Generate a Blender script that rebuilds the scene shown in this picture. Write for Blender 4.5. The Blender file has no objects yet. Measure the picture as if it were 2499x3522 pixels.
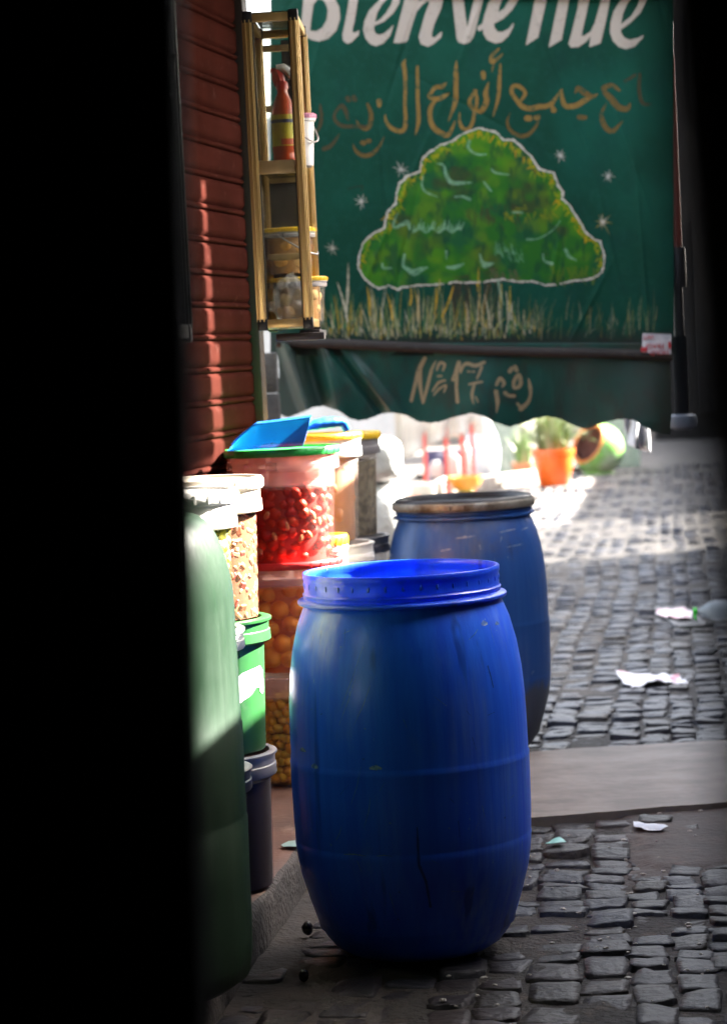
import bpy, bmesh, math, random
import numpy as np
from mathutils import Vector, Matrix, noise
from math import radians as R, sin, cos, pi

random.seed(7)
rng = np.random.default_rng(7)
scn = bpy.context.scene
col = scn.collection

# ------------------------------------------------------------------ camera
FPX = 85.0 / 36.0 * 3522.0            # focal length in photo pixels
CAMZ = 1.22
PITCH, ROLL = 3.69, 2.8
cam_d = bpy.data.cameras.new('camera')
cam = bpy.data.objects.new('camera', cam_d)
col.objects.link(cam)
cam_d.sensor_fit = 'VERTICAL'
cam_d.sensor_height = 36.0
cam_d.sensor_width = 36.0
cam_d.lens = 85.0
cam_d.clip_start = 0.05
cam_d.clip_end = 500
cam_d.dof.use_dof = True
cam_d.dof.focus_distance = 5.0
cam_d.dof.aperture_fstop = 5.0
CAMR = Matrix.Rotation(R(90 - PITCH), 3, 'X') @ Matrix.Rotation(R(-ROLL), 3, 'Z')
cam.matrix_world = Matrix.Translation((0, 0, CAMZ)) @ CAMR.to_4x4()
scn.camera = cam

# ------------------------------------------------------------------ sky, sun, exposure
SUN = Vector((0.75, 0.32, 0.58)).normalized()     # towards the sun
world = bpy.data.worlds.new('World')
scn.world = world
world.use_nodes = True
wn = world.node_tree
bg = wn.nodes['Background']
sky = wn.nodes.new('ShaderNodeTexSky')
sky.sky_type = 'NISHITA'
sky.sun_disc = False
sky.sun_elevation = math.asin(SUN.z)
sky.sun_rotation = math.atan2(SUN.x, SUN.y)
sky.dust_density = 5.0
sky.ozone_density = 0.4
hs = wn.nodes.new('ShaderNodeHueSaturation')       # hazy, paler daylight
hs.inputs['Saturation'].default_value = 0.58
wn.links.new(sky.outputs[0], hs.inputs['Color'])
wn.links.new(hs.outputs[0], bg.inputs[0])
bg.inputs[1].default_value = 0.07
sun_d = bpy.data.lights.new('sun', 'SUN')
sun_d.energy = 5.0
sun_d.angle = R(0.53)
sun_d.color = (1.0, 0.95, 0.86)
sun = bpy.data.objects.new('sun', sun_d)
col.objects.link(sun)
sun.rotation_euler = SUN.to_track_quat('Z', 'Y').to_euler()
scn.view_settings.view_transform = 'Standard'
scn.view_settings.look = 'None'
scn.view_settings.exposure = 4.25
scn.view_settings.gamma = 1.0
scn.cycles.max_bounces = 10
scn.cycles.diffuse_bounces = 6
scn.cycles.transparent_max_bounces = 24
scn.cycles.use_denoising = True
scn.cycles.sample_clamp_indirect = 8

# ------------------------------------------------------------------ placing: photo pixel -> point at a real depth
def ray(px, py):
    return (CAMR @ Vector(((px - 1249.5) / FPX, -(py - 1761.0) / FPX, -1.0)))
def at(px, py, Y):
    d = ray(px, py)
    return Vector((0, 0, CAMZ)) + d * (Y / d.y)
def gnd(px, py, z=0.0):
    d = ray(px, py)
    return Vector((0, 0, CAMZ)) + d * ((z - CAMZ) / d.z)

YAW = 7.5
SD = Vector((sin(R(YAW)), cos(R(YAW)), 0))       # along the street
SR = Vector((cos(R(YAW)), -sin(R(YAW)), 0))      # across it, to the right

# ------------------------------------------------------------------ scene bookkeeping
def tag(o, label=None, cat=None, group=None, kind=None):
    if label: o['label'] = label
    if cat: o['category'] = cat
    if group: o['group'] = group
    if kind: o['kind'] = kind
    return o
def empty(name, loc, rz=0.0, label=None, cat=None, group=None):
    o = bpy.data.objects.new(name, None)
    col.objects.link(o)
    o.empty_display_size = 0.05
    o.location = loc
    o.rotation_euler = (0, 0, rz)
    return tag(o, label, cat, group)
class MB:
    """collects verts/faces of one mesh"""
    def __init__(s):
        s.v = []; s.f = []; s.m = []; s.c = []
    def add(s, vs, fs, mi=0):
        b = len(s.v)
        s.v += [tuple(v) for v in vs]
        for f in fs:
            s.f.append(tuple(i + b for i in f)); s.m.append(mi)
        return s
    def box(s, c, d, rz=0.0, mi=0, bev=0.0, M=None):
        x, y, z = d[0] / 2, d[1] / 2, d[2] / 2
        if bev > 0:
            bm = bmesh.new()
            bmesh.ops.create_cube(bm, size=1.0)
            for v in bm.verts: v.co = Vector((v.co.x * d[0], v.co.y * d[1], v.co.z * d[2]))
            bmesh.ops.bevel(bm, geom=bm.edges[:], offset=min(bev, 0.45 * min(d)), segments=2, profile=0.5, affect='EDGES')
            bm.verts.index_update()
            vs = [v.co.copy() for v in bm.verts]
            fs = [[v.index for v in f.verts] for f in bm.faces]
            bm.free()
        else:
            vs = [Vector(p) for p in ((-x,-y,-z),(x,-y,-z),(x,y,-z),(-x,y,-z),(-x,-y,z),(x,-y,z),(x,y,z),(-x,y,z))]
            fs = [(0,3,2,1),(4,5,6,7),(0,1,5,4),(1,2,6,5),(2,3,7,6),(3,0,4,7)]
        T = Matrix.Rotation(rz, 3, 'Z') if M is None else M
        return s.add([T @ v + Vector(c) for v in vs], fs, mi)
    def lathe(s, prof, n=64, c=(0,0,0), mi=0, a0=0.0):
        c = Vector(c); vs = []; fs = []; rings = []
        for r, z in prof:
            if r < 1e-6:
                rings.append([len(vs)]); vs.append(c + Vector((0, 0, z)))
            else:
                rings.append(list(range(len(vs), len(vs) + n)))
                for k in range(n):
                    a = a0 + 2 * pi * k / n
                    vs.append(c + Vector((r * cos(a), r * sin(a), z)))
        for A, B in zip(rings, rings[1:]):
            if len(A) == 1 and len(B) == 1: continue
            for k in range(n):
                k2 = (k + 1) % n
                if len(A) == 1: fs.append((A[0], B[k2], B[k]))
                elif len(B) == 1: fs.append((A[k], A[k2], B[0]))
                else: fs.append((A[k], A[k2], B[k2], B[k]))
        return s.add(vs, fs, mi)
    def tube(s, pts, rad, n=8, mi=0, caps=True):
        pts = [Vector(p) for p in pts]
        rads = rad if hasattr(rad, '__len__') else [rad] * len(pts)
        vs = []; fs = []; up = Vector((0, 0, 1))
        for i, p in enumerate(pts):
            t = (pts[min(i + 1, len(pts) - 1)] - pts[max(i - 1, 0)]).normalized()
            if abs(t.dot(up)) > 0.95: up = Vector((0, 1, 0)) if abs(t.y) < 0.9 else Vector((1, 0, 0))
            a = t.cross(up).normalized(); b = a.cross(t).normalized()
            for k in range(n):
                w = 2 * pi * k / n
                vs.append(p + (a * cos(w) + b * sin(w)) * rads[i])
        for i in range(len(pts) - 1):
            for k in range(n):
                k2 = (k + 1) % n
                fs.append((i * n + k, i * n + k2, (i + 1) * n + k2, (i + 1) * n + k))
        if caps:
            fs.append(tuple(range(n - 1, -1, -1)))
            fs.append(tuple(range((len(pts) - 1) * n, len(pts) * n)))
        return s.add(vs, fs, mi)
    def ball(s, c, r, seg=12, rings=8, mi=0, sc=(1,1,1), rot=None, bump=0.0, seed=0):
        vs = []; fs = []; c = Vector(c)
        T = rot or Matrix.Identity(3)
        def P(th, ph):
            d = Vector((sin(th) * cos(ph), sin(th) * sin(ph), cos(th)))
            k = 1 + bump * noise.noise(d * 2.0 + Vector((seed, 0, 0)))
            return c + T @ Vector((d.x * r * sc[0] * k, d.y * r * sc[1] * k, d.z * r * sc[2] * k))
        vs.append(P(0, 0))
        for i in range(1, rings):
            for k in range(seg): vs.append(P(pi * i / rings, 2 * pi * k / seg))
        vs.append(P(pi, 0))
        for k in range(seg): fs.append((0, 1 + k, 1 + (k + 1) % seg))
        for i in range(rings - 2):
            for k in range(seg):
                a = 1 + i * seg; b = a + seg; k2 = (k + 1) % seg
                fs.append((a + k, b + k, b + k2, a + k2))
        l = len(vs) - 1; a = 1 + (rings - 2) * seg
        for k in range(seg): fs.append((a + (k + 1) % seg, a + k, l))
        return s.add(vs, fs, mi)
    def build(s, name, mats, parent=None, smooth=40, loc=None):
        me = bpy.data.meshes.new(name)
        me.from_pydata(s.v, [], s.f)
        if not isinstance(mats, (list, tuple)): mats = [mats]
        for m in mats: me.materials.append(m)
        if any(s.m): me.polygons.foreach_set('material_index', s.m)
        if smooth:
            me.polygons.foreach_set('use_smooth', [True] * len(me.polygons))
            me.set_sharp_from_angle(angle=R(smooth))
        me.update()
        o = bpy.data.objects.new(name, me)
        col.objects.link(o)
        if parent is not None: o.parent = parent
        if loc is not None: o.location = loc
        return o

# ------------------------------------------------------------------ materials
def newmat(name):
    m = bpy.data.materials.new(name); m.use_nodes = True
    return m, m.node_tree, m.node_tree.nodes['Principled BSDF']
def N(nt, t, **kw):
    n = nt.nodes.new(t)
    for k, v in kw.items():
        if k.startswith('i_'):
            n.inputs[k[2:].replace('_', ' ')].default_value = v
        else: setattr(n, k, v)
    return n
def c4(c): return (c[0], c[1], c[2], 1.0)
def coords(nt, scale=(1,1,1)):
    tc = N(nt, 'ShaderNodeTexCoord'); mp = N(nt, 'ShaderNodeMapping')
    mp.inputs['Scale'].default_value = scale
    nt.links.new(tc.outputs['Object'], mp.inputs[0])
    return mp.outputs[0]
def noise_fac(nt, scale, stretch=(1,1,1), detail=4, rough=0.55, lo=0.35, hi=0.65):
    n = N(nt, 'ShaderNodeTexNoise'); n.inputs['Scale'].default_value = scale
    n.inputs['Detail'].default_value = detail; n.inputs['Roughness'].default_value = rough
    nt.links.new(coords(nt, stretch), n.inputs['Vector'])
    mr = N(nt, 'ShaderNodeMapRange'); mr.inputs[1].default_value = lo; mr.inputs[2].default_value = hi
    nt.links.new(n.outputs['Fac'], mr.inputs[0])
    return mr.outputs[0]
def mixc(nt, fac, a, b):
    mx = N(nt, 'ShaderNodeMix'); mx.data_type = 'RGBA'
    for sock, v in ((mx.inputs[6], a), (mx.inputs[7], b)):
        if isinstance(v, (tuple, list)): sock.default_value = c4(v)
        else: nt.links.new(v, sock)
    if isinstance(fac, (int, float)): mx.inputs[0].default_value = fac
    else: nt.links.new(fac, mx.inputs[0])
    return mx.outputs[2]
def mulf(nt, a, k):
    m = N(nt, 'ShaderNodeMath'); m.operation = 'MULTIPLY'; nt.links.new(a, m.inputs[0])
    if isinstance(k, (int, float)): m.inputs[1].default_value = k
    else: nt.links.new(k, m.inputs[1])
    return m.outputs[0]
def bump(nt, b, fac, strength, dist=0.01):
    bp = N(nt, 'ShaderNodeBump'); bp.inputs['Strength'].default_value = strength; bp.inputs['Distance'].default_value = dist
    nt.links.new(fac, bp.inputs['Height']); nt.links.new(bp.outputs[0], b.inputs['Normal'])
def M_(name, c, rough=0.6, c2=None, scale=8, stretch=(1,1,1), lo=.35, hi=.65, bmp=0, bscale=40, metal=0, spec=.5, dist=.005, dirt=None, dscale=3, dlo=.55, dhi=.7, damt=1.0):
    m, nt, b = newmat(name)
    b.inputs['Roughness'].default_value = rough; b.inputs['Metallic'].default_value = metal
    b.inputs['Specular IOR Level'].default_value = spec
    src = c
    if c2 is not None: src = mixc(nt, noise_fac(nt, scale, stretch, lo=lo, hi=hi), c, c2)
    if dirt is not None: src = mixc(nt, mulf(nt, noise_fac(nt, dscale, (1,1,1), detail=6, rough=.7, lo=dlo, hi=dhi), damt), src, dirt)
    if isinstance(src, (tuple, list)): b.inputs['Base Color'].default_value = c4(src)
    else: nt.links.new(src, b.inputs['Base Color'])
    if bmp: bump(nt, b, noise_fac(nt, bscale, stretch, lo=0, hi=1), bmp, dist)
    return m
def M_clear(name, c, solid=.35, rough=.35, tint=(1,1,1), zsplit=None, upper=.5):
    """milky see-through plastic: part plastic surface, part plain see-through"""
    m, nt, b = newmat(name)
    b.inputs['Base Color'].default_value = c4(c); b.inputs['Roughness'].default_value = rough
    tr = N(nt, 'ShaderNodeBsdfTransparent'); tr.inputs[0].default_value = c4(tint)
    mx = N(nt, 'ShaderNodeMixShader')
    sc = noise_fac(nt, 14, (1, 1, .3), lo=.3, hi=.75)
    ma = N(nt, 'ShaderNodeMath'); ma.operation = 'MULTIPLY_ADD'
    nt.links.new(sc, ma.inputs[0]); ma.inputs[1].default_value = solid * .5; ma.inputs[2].default_value = solid * .75
    fac = ma.outputs[0]
    if zsplit is not None:                     # dry wall above the filling hazes over, wet wall below stays clear
        tc = N(nt, 'ShaderNodeTexCoord'); sp = N(nt, 'ShaderNodeSeparateXYZ'); nt.links.new(tc.outputs['Object'], sp.inputs[0])
        mr = N(nt, 'ShaderNodeMapRange'); nt.links.new(sp.outputs[2], mr.inputs[0])
        mr.inputs[1].default_value = zsplit - .008; mr.inputs[2].default_value = zsplit + .008
        mr.inputs[3].default_value = 0; mr.inputs[4].default_value = upper
        ad = N(nt, 'ShaderNodeMath'); ad.operation = 'ADD'; nt.links.new(fac, ad.inputs[0]); nt.links.new(mr.outputs[0], ad.inputs[1]); fac = ad.outputs[0]
    nt.links.new(fac, mx.inputs[0])
    nt.links.new(tr.outputs[0], mx.inputs[1]); nt.links.new(b.outputs[0], mx.inputs[2])
    out = [n for n in nt.nodes if n.type == 'OUTPUT_MATERIAL'][0]
    nt.links.new(mx.outputs[0], out.inputs[0])
    return m
def M_glass(name):
    m, nt, b = newmat(name)
    nt.nodes.remove(b)
    tr = N(nt, 'ShaderNodeBsdfTransparent'); tr.inputs[0].default_value = (.88, .9, .88, 1)
    gl = N(nt, 'ShaderNodeBsdfGlossy'); gl.inputs['Roughness'].default_value = .05
    df = N(nt, 'ShaderNodeBsdfDiffuse'); df.inputs[0].default_value = (.10, .09, .075, 1)
    fr = N(nt, 'ShaderNodeFresnel'); fr.inputs[0].default_value = 1.4
    mx = N(nt, 'ShaderNodeMixShader'); nt.links.new(fr.outputs[0], mx.inputs[0])
    nt.links.new(tr.outputs[0], mx.inputs[1]); nt.links.new(gl.outputs[0], mx.inputs[2])
    m2 = N(nt, 'ShaderNodeMixShader'); nt.links.new(mulf(nt, noise_fac(nt, 9, (1, 1, .5), lo=.4, hi=.8), .5), m2.inputs[0])
    nt.links.new(mx.outputs[0], m2.inputs[1]); nt.links.new(df.outputs[0], m2.inputs[2])
    out = [n for n in nt.nodes if n.type == 'OUTPUT_MATERIAL'][0]
    nt.links.new(m2.outputs[0], out.inputs[0])
    return m
def M_drum(name, blue, blue2, pale, pale_amt, grime=None, grime_lo=.5, grime_hi=.7, rough=.33, mud_z=None, rings=0.0, spec=.5, glow=0.0):
    """scuffed moulded plastic: fine upright scrape lines, pale scuffs, drips"""
    m, nt, b = newmat(name)
    b.inputs['Specular IOR Level'].default_value = spec
    if glow:                                   # thin plastic lets light through
        b.inputs['Subsurface Weight'].default_value = glow; b.inputs['Subsurface Radius'].default_value = (.2, .4, 1.0); b.inputs['Subsurface Scale'].default_value = .03
    streak = noise_fac(nt, 26, (1, 1, .035), detail=5, rough=.6, lo=.3, hi=.7)
    c = mixc(nt, streak, blue, blue2)
    big = noise_fac(nt, 3.6, (1, 1, .45), detail=6, rough=.68, lo=.47, hi=.68)
    c = mixc(nt, mulf(nt, mulf(nt, big, noise_fac(nt, 60, (1, 1, .06), lo=.35, hi=.8)), pale_amt), c, pale)
    sp = noise_fac(nt, 55, (1, 1, .45), detail=6, rough=.75, lo=.655, hi=.70)
    c = mixc(nt, mulf(nt, sp, mulf(nt, noise_fac(nt, 5, (1, 1, 1), lo=.48, hi=.6), .8)), c, pale)
    drip = noise_fac(nt, 17, (1, 1, .07), detail=3, rough=.5, lo=.635, hi=.69)
    c = mixc(nt, mulf(nt, drip, .55), c, (blue[0] * .4, blue[1] * .4, blue[2] * .4))
    if rings:                                  # hair scratches running round the barrel
        hs_ = noise_fac(nt, 3.0, (.5, .5, 60), detail=5, rough=.7, lo=.60, hi=.70)
        c = mixc(nt, mulf(nt, mulf(nt, hs_, noise_fac(nt, 7, (1, 1, 1), lo=.4, hi=.6)), rings), c, pale)
    if grime is not None:
        c = mixc(nt, noise_fac(nt, 2.6, (1, 1, 1.1), detail=7, rough=.7, lo=grime_lo, hi=grime_hi), c, grime)
    if mud_z is not None:                      # dried dirt splashed up round the foot, ragged upper edge
        tc = N(nt, 'ShaderNodeTexCoord'); sp_ = N(nt, 'ShaderNodeSeparateXYZ'); nt.links.new(tc.outputs['Object'], sp_.inputs[0])
        ma = N(nt, 'ShaderNodeMath'); ma.operation = 'MULTIPLY_ADD'; nt.links.new(noise_fac(nt, 9, (1, 1, .5), detail=6, lo=.2, hi=.8), ma.inputs[0]); ma.inputs[1].default_value = .16; nt.links.new(sp_.outputs[2], ma.inputs[2])
        mr = N(nt, 'ShaderNodeMapRange'); nt.links.new(ma.outputs[0], mr.inputs[0]); mr.inputs[1].default_value = mud_z + .07; mr.inputs[2].default_value = mud_z + .11; mr.inputs[3].default_value = .85; mr.inputs[4].default_value = 0
        c = mixc(nt, mr.outputs[0], c, grime)
    nt.links.new(c, b.inputs['Base Color'])
    rr = N(nt, 'ShaderNodeMapRange'); nt.links.new(big, rr.inputs[0])
    rr.inputs[3].default_value = rough; rr.inputs[4].default_value = rough + .22
    nt.links.new(rr.outputs[0], b.inputs['Roughness'])
    bump(nt, b, noise_fac(nt, 70, (1, 1, .03), detail=4, lo=.2, hi=.8), .12, .004)
    return m
def M_attr(name, rough=.6, spec=.4, bmp=.0, bscale=90, mulnoise=0.0, nscale=25, dist=.003, sat=None):
    m, nt, b = newmat(name)
    a = N(nt, 'ShaderNodeVertexColor'); a.layer_name = 'Col'
    src = a.outputs[0]
    if mulnoise:
        f = noise_fac(nt, nscale, detail=6, rough=.65, lo=.25, hi=.75)
        dk = N(nt, 'ShaderNodeMix'); dk.data_type = 'RGBA'; dk.blend_type = 'MULTIPLY'
        dk.inputs[0].default_value = mulnoise
        nt.links.new(src, dk.inputs[6]); cr = N(nt, 'ShaderNodeCombineColor')
        for k in range(3): nt.links.new(f, cr.inputs[k])
        nt.links.new(cr.outputs[0], dk.inputs[7]); src = dk.outputs[2]
    nt.links.new(src, b.inputs['Base Color'])
    b.inputs['Roughness'].default_value = rough; b.inputs['Specular IOR Level'].default_value = spec
    if bmp: bump(nt, b, noise_fac(nt, bscale, detail=6, lo=0, hi=1), bmp, dist)
    return m
def set_col(o, cols):
    ca = o.data.color_attributes.new('Col', 'FLOAT_COLOR', 'POINT')
    a = np.ones((len(o.data.vertices), 4), np.float32); a[:, :3] = cols
    ca.data.foreach_set('color', a.ravel())
ROOF_END = 4.5
# unseen sun-blocking wall: (along from, to, up from, to); openings shaped to place the sunlight
SUN_BLOCKERS = [(-3, 4.7, 0, 3.6), (4.7, 5.03, 0, 1.83), (5.03, 5.5, 0, 1.91), (5.5, 5.88, 0, 2.05), (5.88, 6.8, 0, 1.88), (6.8, 7.75, 0, 2.06), (7.75, 8.0, 0, 2.30),
              (4.7, 7.405, 2.66, 4.2), (7.515, 8.0, 2.66, 4.2), (7.48, 7.515, 2.95, 4.2), (7.465, 7.48, 3.2, 4.2), (7.405, 7.465, 3.38, 4.2), (8.0, 9.3, 0, 4.2),
              (9.3, 14.6, 0, 1.45), (14.6, 17.6, 0, .30), (17.6, 60, 0, 1.3)]
# ================================================================== SETTING
dirt = M_('dirt', (0.03234, 0.02464, 0.02002), .85, (0.01694, 0.01386, 0.01232), 5, dirt=(0.0847, 0.05775, 0.04235), dscale=14, dlo=.55, dhi=.75, bmp=.6, bscale=60, dist=.02)
mud = M_('mud', (0.06545, 0.04312, 0.03542), .75, (0.0385, 0.02618, 0.0231), 6, dirt=(0.1001, 0.0539, 0.0385), dscale=9, dlo=.56, dhi=.72, bmp=.5, bscale=50, dist=.01)
concrete = M_('concrete', (0.05775, 0.04466, 0.03696), .85, (0.03465, 0.02772, 0.02387), 7, dirt=(0.0385, 0.0308, 0.02926), dscale=5, bmp=.6, bscale=70, dist=.01)
kerbm = M_('kerb_stone', (0.09625, 0.08085, 0.07315), .85, (0.0462, 0.04004, 0.03696), 9, dirt=(0.0385, 0.0308, 0.02926), dscale=20, dlo=.5, bmp=.9, bscale=60, dist=.012)
tilem = M_('step_top', (0.1463, 0.06545, 0.04235), .7, (0.0924, 0.0462, 0.03234), 5, dirt=(0.2541, 0.1617, 0.1155), dscale=12, dlo=.56, dhi=.75, bmp=.35, bscale=60, dist=.006)
plaster_d = M_('plaster_dark', (.045, .038, .034), .9, (.028, .024, .021), 3, bmp=.4)
white_wall = M_('whitewash', (.44, .43, .41), .9, (.36, .35, .33), 4, bmp=.3)
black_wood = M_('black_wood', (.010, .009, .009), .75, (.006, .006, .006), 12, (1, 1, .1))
darkcloth = M_('dark_cloth', (.02, .018, .018), .9)

# ground: one sheet to the horizon, finely waved close by
def ground():
    mb = MB()
    xs = np.concatenate([[-120, -30, -8, -3], np.linspace(-1.5, 4.5, 121), [7, 12, 40, 120]])
    ys = np.concatenate([[-60, -10, 0, 2, 3], np.linspace(3.6, 9, 136), np.linspace(9.1, 24, 100), [27, 35, 60, 200]])
    vs = []
    for y in ys:
        for x in xs:
            z = -.0075
            if -1.5 < x < 4.5 and 3.5 < y < 24:
                p = Vector((x, y, 0))
                if y > 13: z += .006
                z += .011 * noise.noise(p * 2.3) + .006 * noise.noise(p * 11)
            vs.append((x, y, z))
    n = len(xs)
    fs = [(j * n + i, j * n + i + 1, (j + 1) * n + i + 1, (j + 1) * n + i) for j in range(len(ys) - 1) for i in range(n - 1)]
    mb.add(vs, fs)
    for k, f in enumerate(mb.f):
        if 13.2 < vs[f[0]][1] < 60: mb.m[k] = 1
    dust = M_('dust', (0.0924, 0.08085, 0.07084), .9, (0.06545, 0.05775, 0.05082), 3, bmp=.4)
    tag(mb.build('ground', [dirt, dust], smooth=60), kind='structure')
ground()

SLAB = [gnd(1500, 2838, .02), gnd(2900, 2728, .02), gnd(2900, 2520, .02), gnd(1500, 2606, .02)]
def in_poly(x, y, poly):
    c = False; j = len(poly) - 1
    for i in range(len(poly)):
        if (poly[i][1] > y) != (poly[j][1] > y) and x < (poly[j][0] - poly[i][0]) * (y - poly[i][1]) / (poly[j][1] - poly[i][1]) + poly[i][0]:
            c = not c
        j = i
    return c

# kerb line of the low step on the left
K0 = gnd(940, 3229); K1 = gnd(1063, 3050)
KD = (K1 - K0).normalized()
def kerb_pt(Y, off=0.0, z=0.0):
    p = K0 + KD * ((Y - K0.y) / KD.y)
    return Vector((p.x - off, Y, z))

def cobbles():
    V = []; F = []; C = []
    base = 0
    s7 = np.array([-1, -.93, -.62, 0, .62, .93, 1.]); s5 = np.array([-1, -.86, 0, .86, 1.])
    def stone(cu, cw, lu, lw, top, near, rnd):
        nonlocal base
        s = s7 if near else s5
        n = len(s)
        S, T = np.meshgrid(s, s)
        m = np.maximum(np.abs(S), np.abs(T))
        z = np.where(m >= .999, -.05, np.where(m > .8, -.0020, np.where(m > .5, -.0002, .0005)))
        corner = (np.abs(S) > .8) & (np.abs(T) > .8)
        k = np.where(corner, .93, 1.0)
        u = S * lu / 2 * k; w = T * lw / 2 * k
        sk = rnd.normal(0, .10, 4)
        u = u * (1 + sk[0] * T) + w * sk[1] * .6; w = w * (1 + sk[2] * S) + S * lw * sk[3] * .35
        z = z + top + S * rnd.normal(0, .0024) + T * rnd.normal(0, .0022)
        inner = m < .999
        z = z + inner * rnd.normal(0, .0013, z.shape)
        u = u + rnd.normal(0, .0022, u.shape); w = w + rnd.normal(0, .0022, w.shape)
        P = np.stack([SD.x * (cu + u) + SR.x * (cw + w), SD.y * (cu + u) + SR.y * (cw + w), z], -1).reshape(-1, 3)
        V.append(P)
        idx = np.arange(n * n).reshape(n, n) + base
        q = np.stack([idx[:-1, :-1], idx[1:, :-1], idx[1:, 1:], idx[:-1, 1:]], -1).reshape(-1, 4)
        F.append(q)
        g = rnd.normal(0, .12); warm = rnd.random()
        b = .039 * math.exp(g * 1.5)
        c = np.array([b * (.84 + .16 * warm), b * .94, b * (1.36 - .28 * warm)])
        br_ = max(0.0, min(1.0, 1.6 * (noise.noise(Vector((cu * 1.1, cw * 1.6, 7))) + .18))) * (1 if cu < 7.2 else .35)
        c = c * (1 - .75 * br_) + .75 * br_ * b * np.array([1.30, .90, .80])
        if rnd.random() < .12: c = np.array([b * 1.12, b * .93, b * .86])
        C.append(np.tile(c, (n * n, 1)))
        base += n * n
    def blocked(p):
        if in_poly(p.x, p.y, [(q.x, q.y) for q in SLAB]): return True
        if p.y < 9.1 and p.x < kerb_pt(p.y).x + .03: return True
        return False
    def APRON(y): return -.05 + .035 * math.sin(y * 9) + (.10 if y > 4.75 else 0.0)
    w = -1.6
    rnd = np.random.default_rng(3)
    while w < 3.2:
        lw = rnd.uniform(.080, .112)
        u = 3.7 + rnd.uniform(0, .1)
        while u < 24:
            near = u < 9
            lu = rnd.uniform(.062, .108) * (1.5 if u < 4.7 else 1.0) * (1.12 if u > 9 else 1)
            cu = u + lu / 2
            cw = w + lw / 2 + .03 * noise.noise(Vector((cu * .8, w * .7, 0))) + rnd.normal(0, .005)
            p = SD * cu + SR * cw
            if u < 4.85:
                pass
            d = (p.x / p.y) * 8316 + 1250
            if 650 < d < 2750 and not blocked(p):
                top = rnd.normal(0, .0042)
                if rnd.random() < .06: top -= .006
                if rnd.random() > .02:
                    stone(cu, cw, lu - rnd.uniform(.002, .010), lw - rnd.uniform(-.003, .006), top, near, rnd)
            u += lu
        w += lw
    me = bpy.data.meshes.new('cobbled_street')
    Vv = np.concatenate(V); Ff = np.concatenate(F)
    me.vertices.add(len(Vv)); me.vertices.foreach_set('co', Vv.ravel())
    me.loops.add(Ff.size); me.loops.foreach_set('vertex_index', Ff.ravel())
    me.polygons.add(len(Ff)); me.polygons.foreach_set('loop_start', np.arange(0, Ff.size, 4)); me.polygons.foreach_set('loop_total', np.full(len(Ff), 4))
    me.polygons.foreach_set('use_smooth', [True] * len(Ff))
    me.update(); me.validate()
    stone_m = M_attr('cobble_stone', rough=.46, spec=.20, bmp=.8, bscale=42, mulnoise=.6, nscale=26, dist=.008)
    me.materials.append(stone_m)
    o = bpy.data.objects.new('cobbled_street', me); col.objects.link(o)
    set_col(o, np.concatenate(C))
    tag(o, kind='structure')
cobbles()

# mud lying over the setts on the right, fine enough to break up at its edges
def mud_patch():
    mb = MB(); n = 90
    a = gnd(2010, 3190); 
    x0, x1, y0, y1 = .50, 1.25, 5.35, 6.55
    vs = []
    for j in range(n):
        for i in range(n):
            x = x0 + (x1 - x0) * i / (n - 1); y = y0 + (y1 - y0) * j / (n - 1)
            e = min(i, n - 1 - i, j, n - 1 - j) / (n * .5)
            p = Vector((x, y, 0))
            z = -.022 + .035 * min(1, e * 2.2) + .012 * noise.noise(p * 4) + .006 * noise.noise(p * 14) + .002 * noise.noise(p * 50)
            z = min(z, .007 + .002 * noise.noise(p * 9))
            vs.append((x, y, z))
    mb.add(vs, [(j * n + i, j * n + i + 1, (j + 1) * n + i + 1, (j + 1) * n + i) for j in range(n - 1) for i in range(n - 1)])
    tag(mb.build('mud', mud, smooth=80), kind='structure')
mud_patch()

def strip(name, poly, z, mat, thick=.05, kind='structure', wav=0.0, sub=0):
    bm = bmesh.new()
    vs = [bm.verts.new((p[0], p[1], z)) for p in poly]
    f = bm.faces.new(vs)
    if f.normal.z < 0: f.normal_flip()
    r = bmesh.ops.extrude_face_region(bm, geom=[f])
    for v in [g for g in r['geom'] if isinstance(g, bmesh.types.BMVert)]: v.co.z += thick * -1
    bmesh.ops.recalc_face_normals(bm, faces=bm.faces[:])
    me = bpy.data.meshes.new(name); bm.to_mesh(me); bm.free()
    me.materials.append(mat)
    o = bpy.data.objects.new(name, me); col.objects.link(o)
    if kind: o['kind'] = kind
    return o

# worn concrete smeared over the setts between the kerb and the front barrel
def apron():
    nx, ny = 70, 150; mb = MB(); vs = []
    for j in range(ny):
        y = 3.7 + 2.1 * j / (ny - 1); xa = kerb_pt(y).x - .02
        xe = -.02 + .05 * noise.noise(Vector((0, y * 3, 0))) + (.06 if y > 4.7 else 0)
        for i in range(nx):
            x = xa + (xe + .16 - xa) * i / (nx - 1); p = Vector((x, y, 0))
            z = -.0015 + .0035 * noise.noise(p * 6) + .003 * noise.noise(p * 17) + .0012 * noise.noise(p * 55)
            z -= .03 * max(0, (x - xe + .02) / .17) + .02 * max(0, (y - 5.5) / .3)
            vs.append((x, y, z))
    mb.add(vs, [(j * nx + i, j * nx + i + 1, (j + 1) * nx + i + 1, (j + 1) * nx + i) for j in range(ny - 1) for i in range(nx - 1)])
    tag(mb.build('concrete_apron', concrete, smooth=80), kind='structure')
apron()

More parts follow.
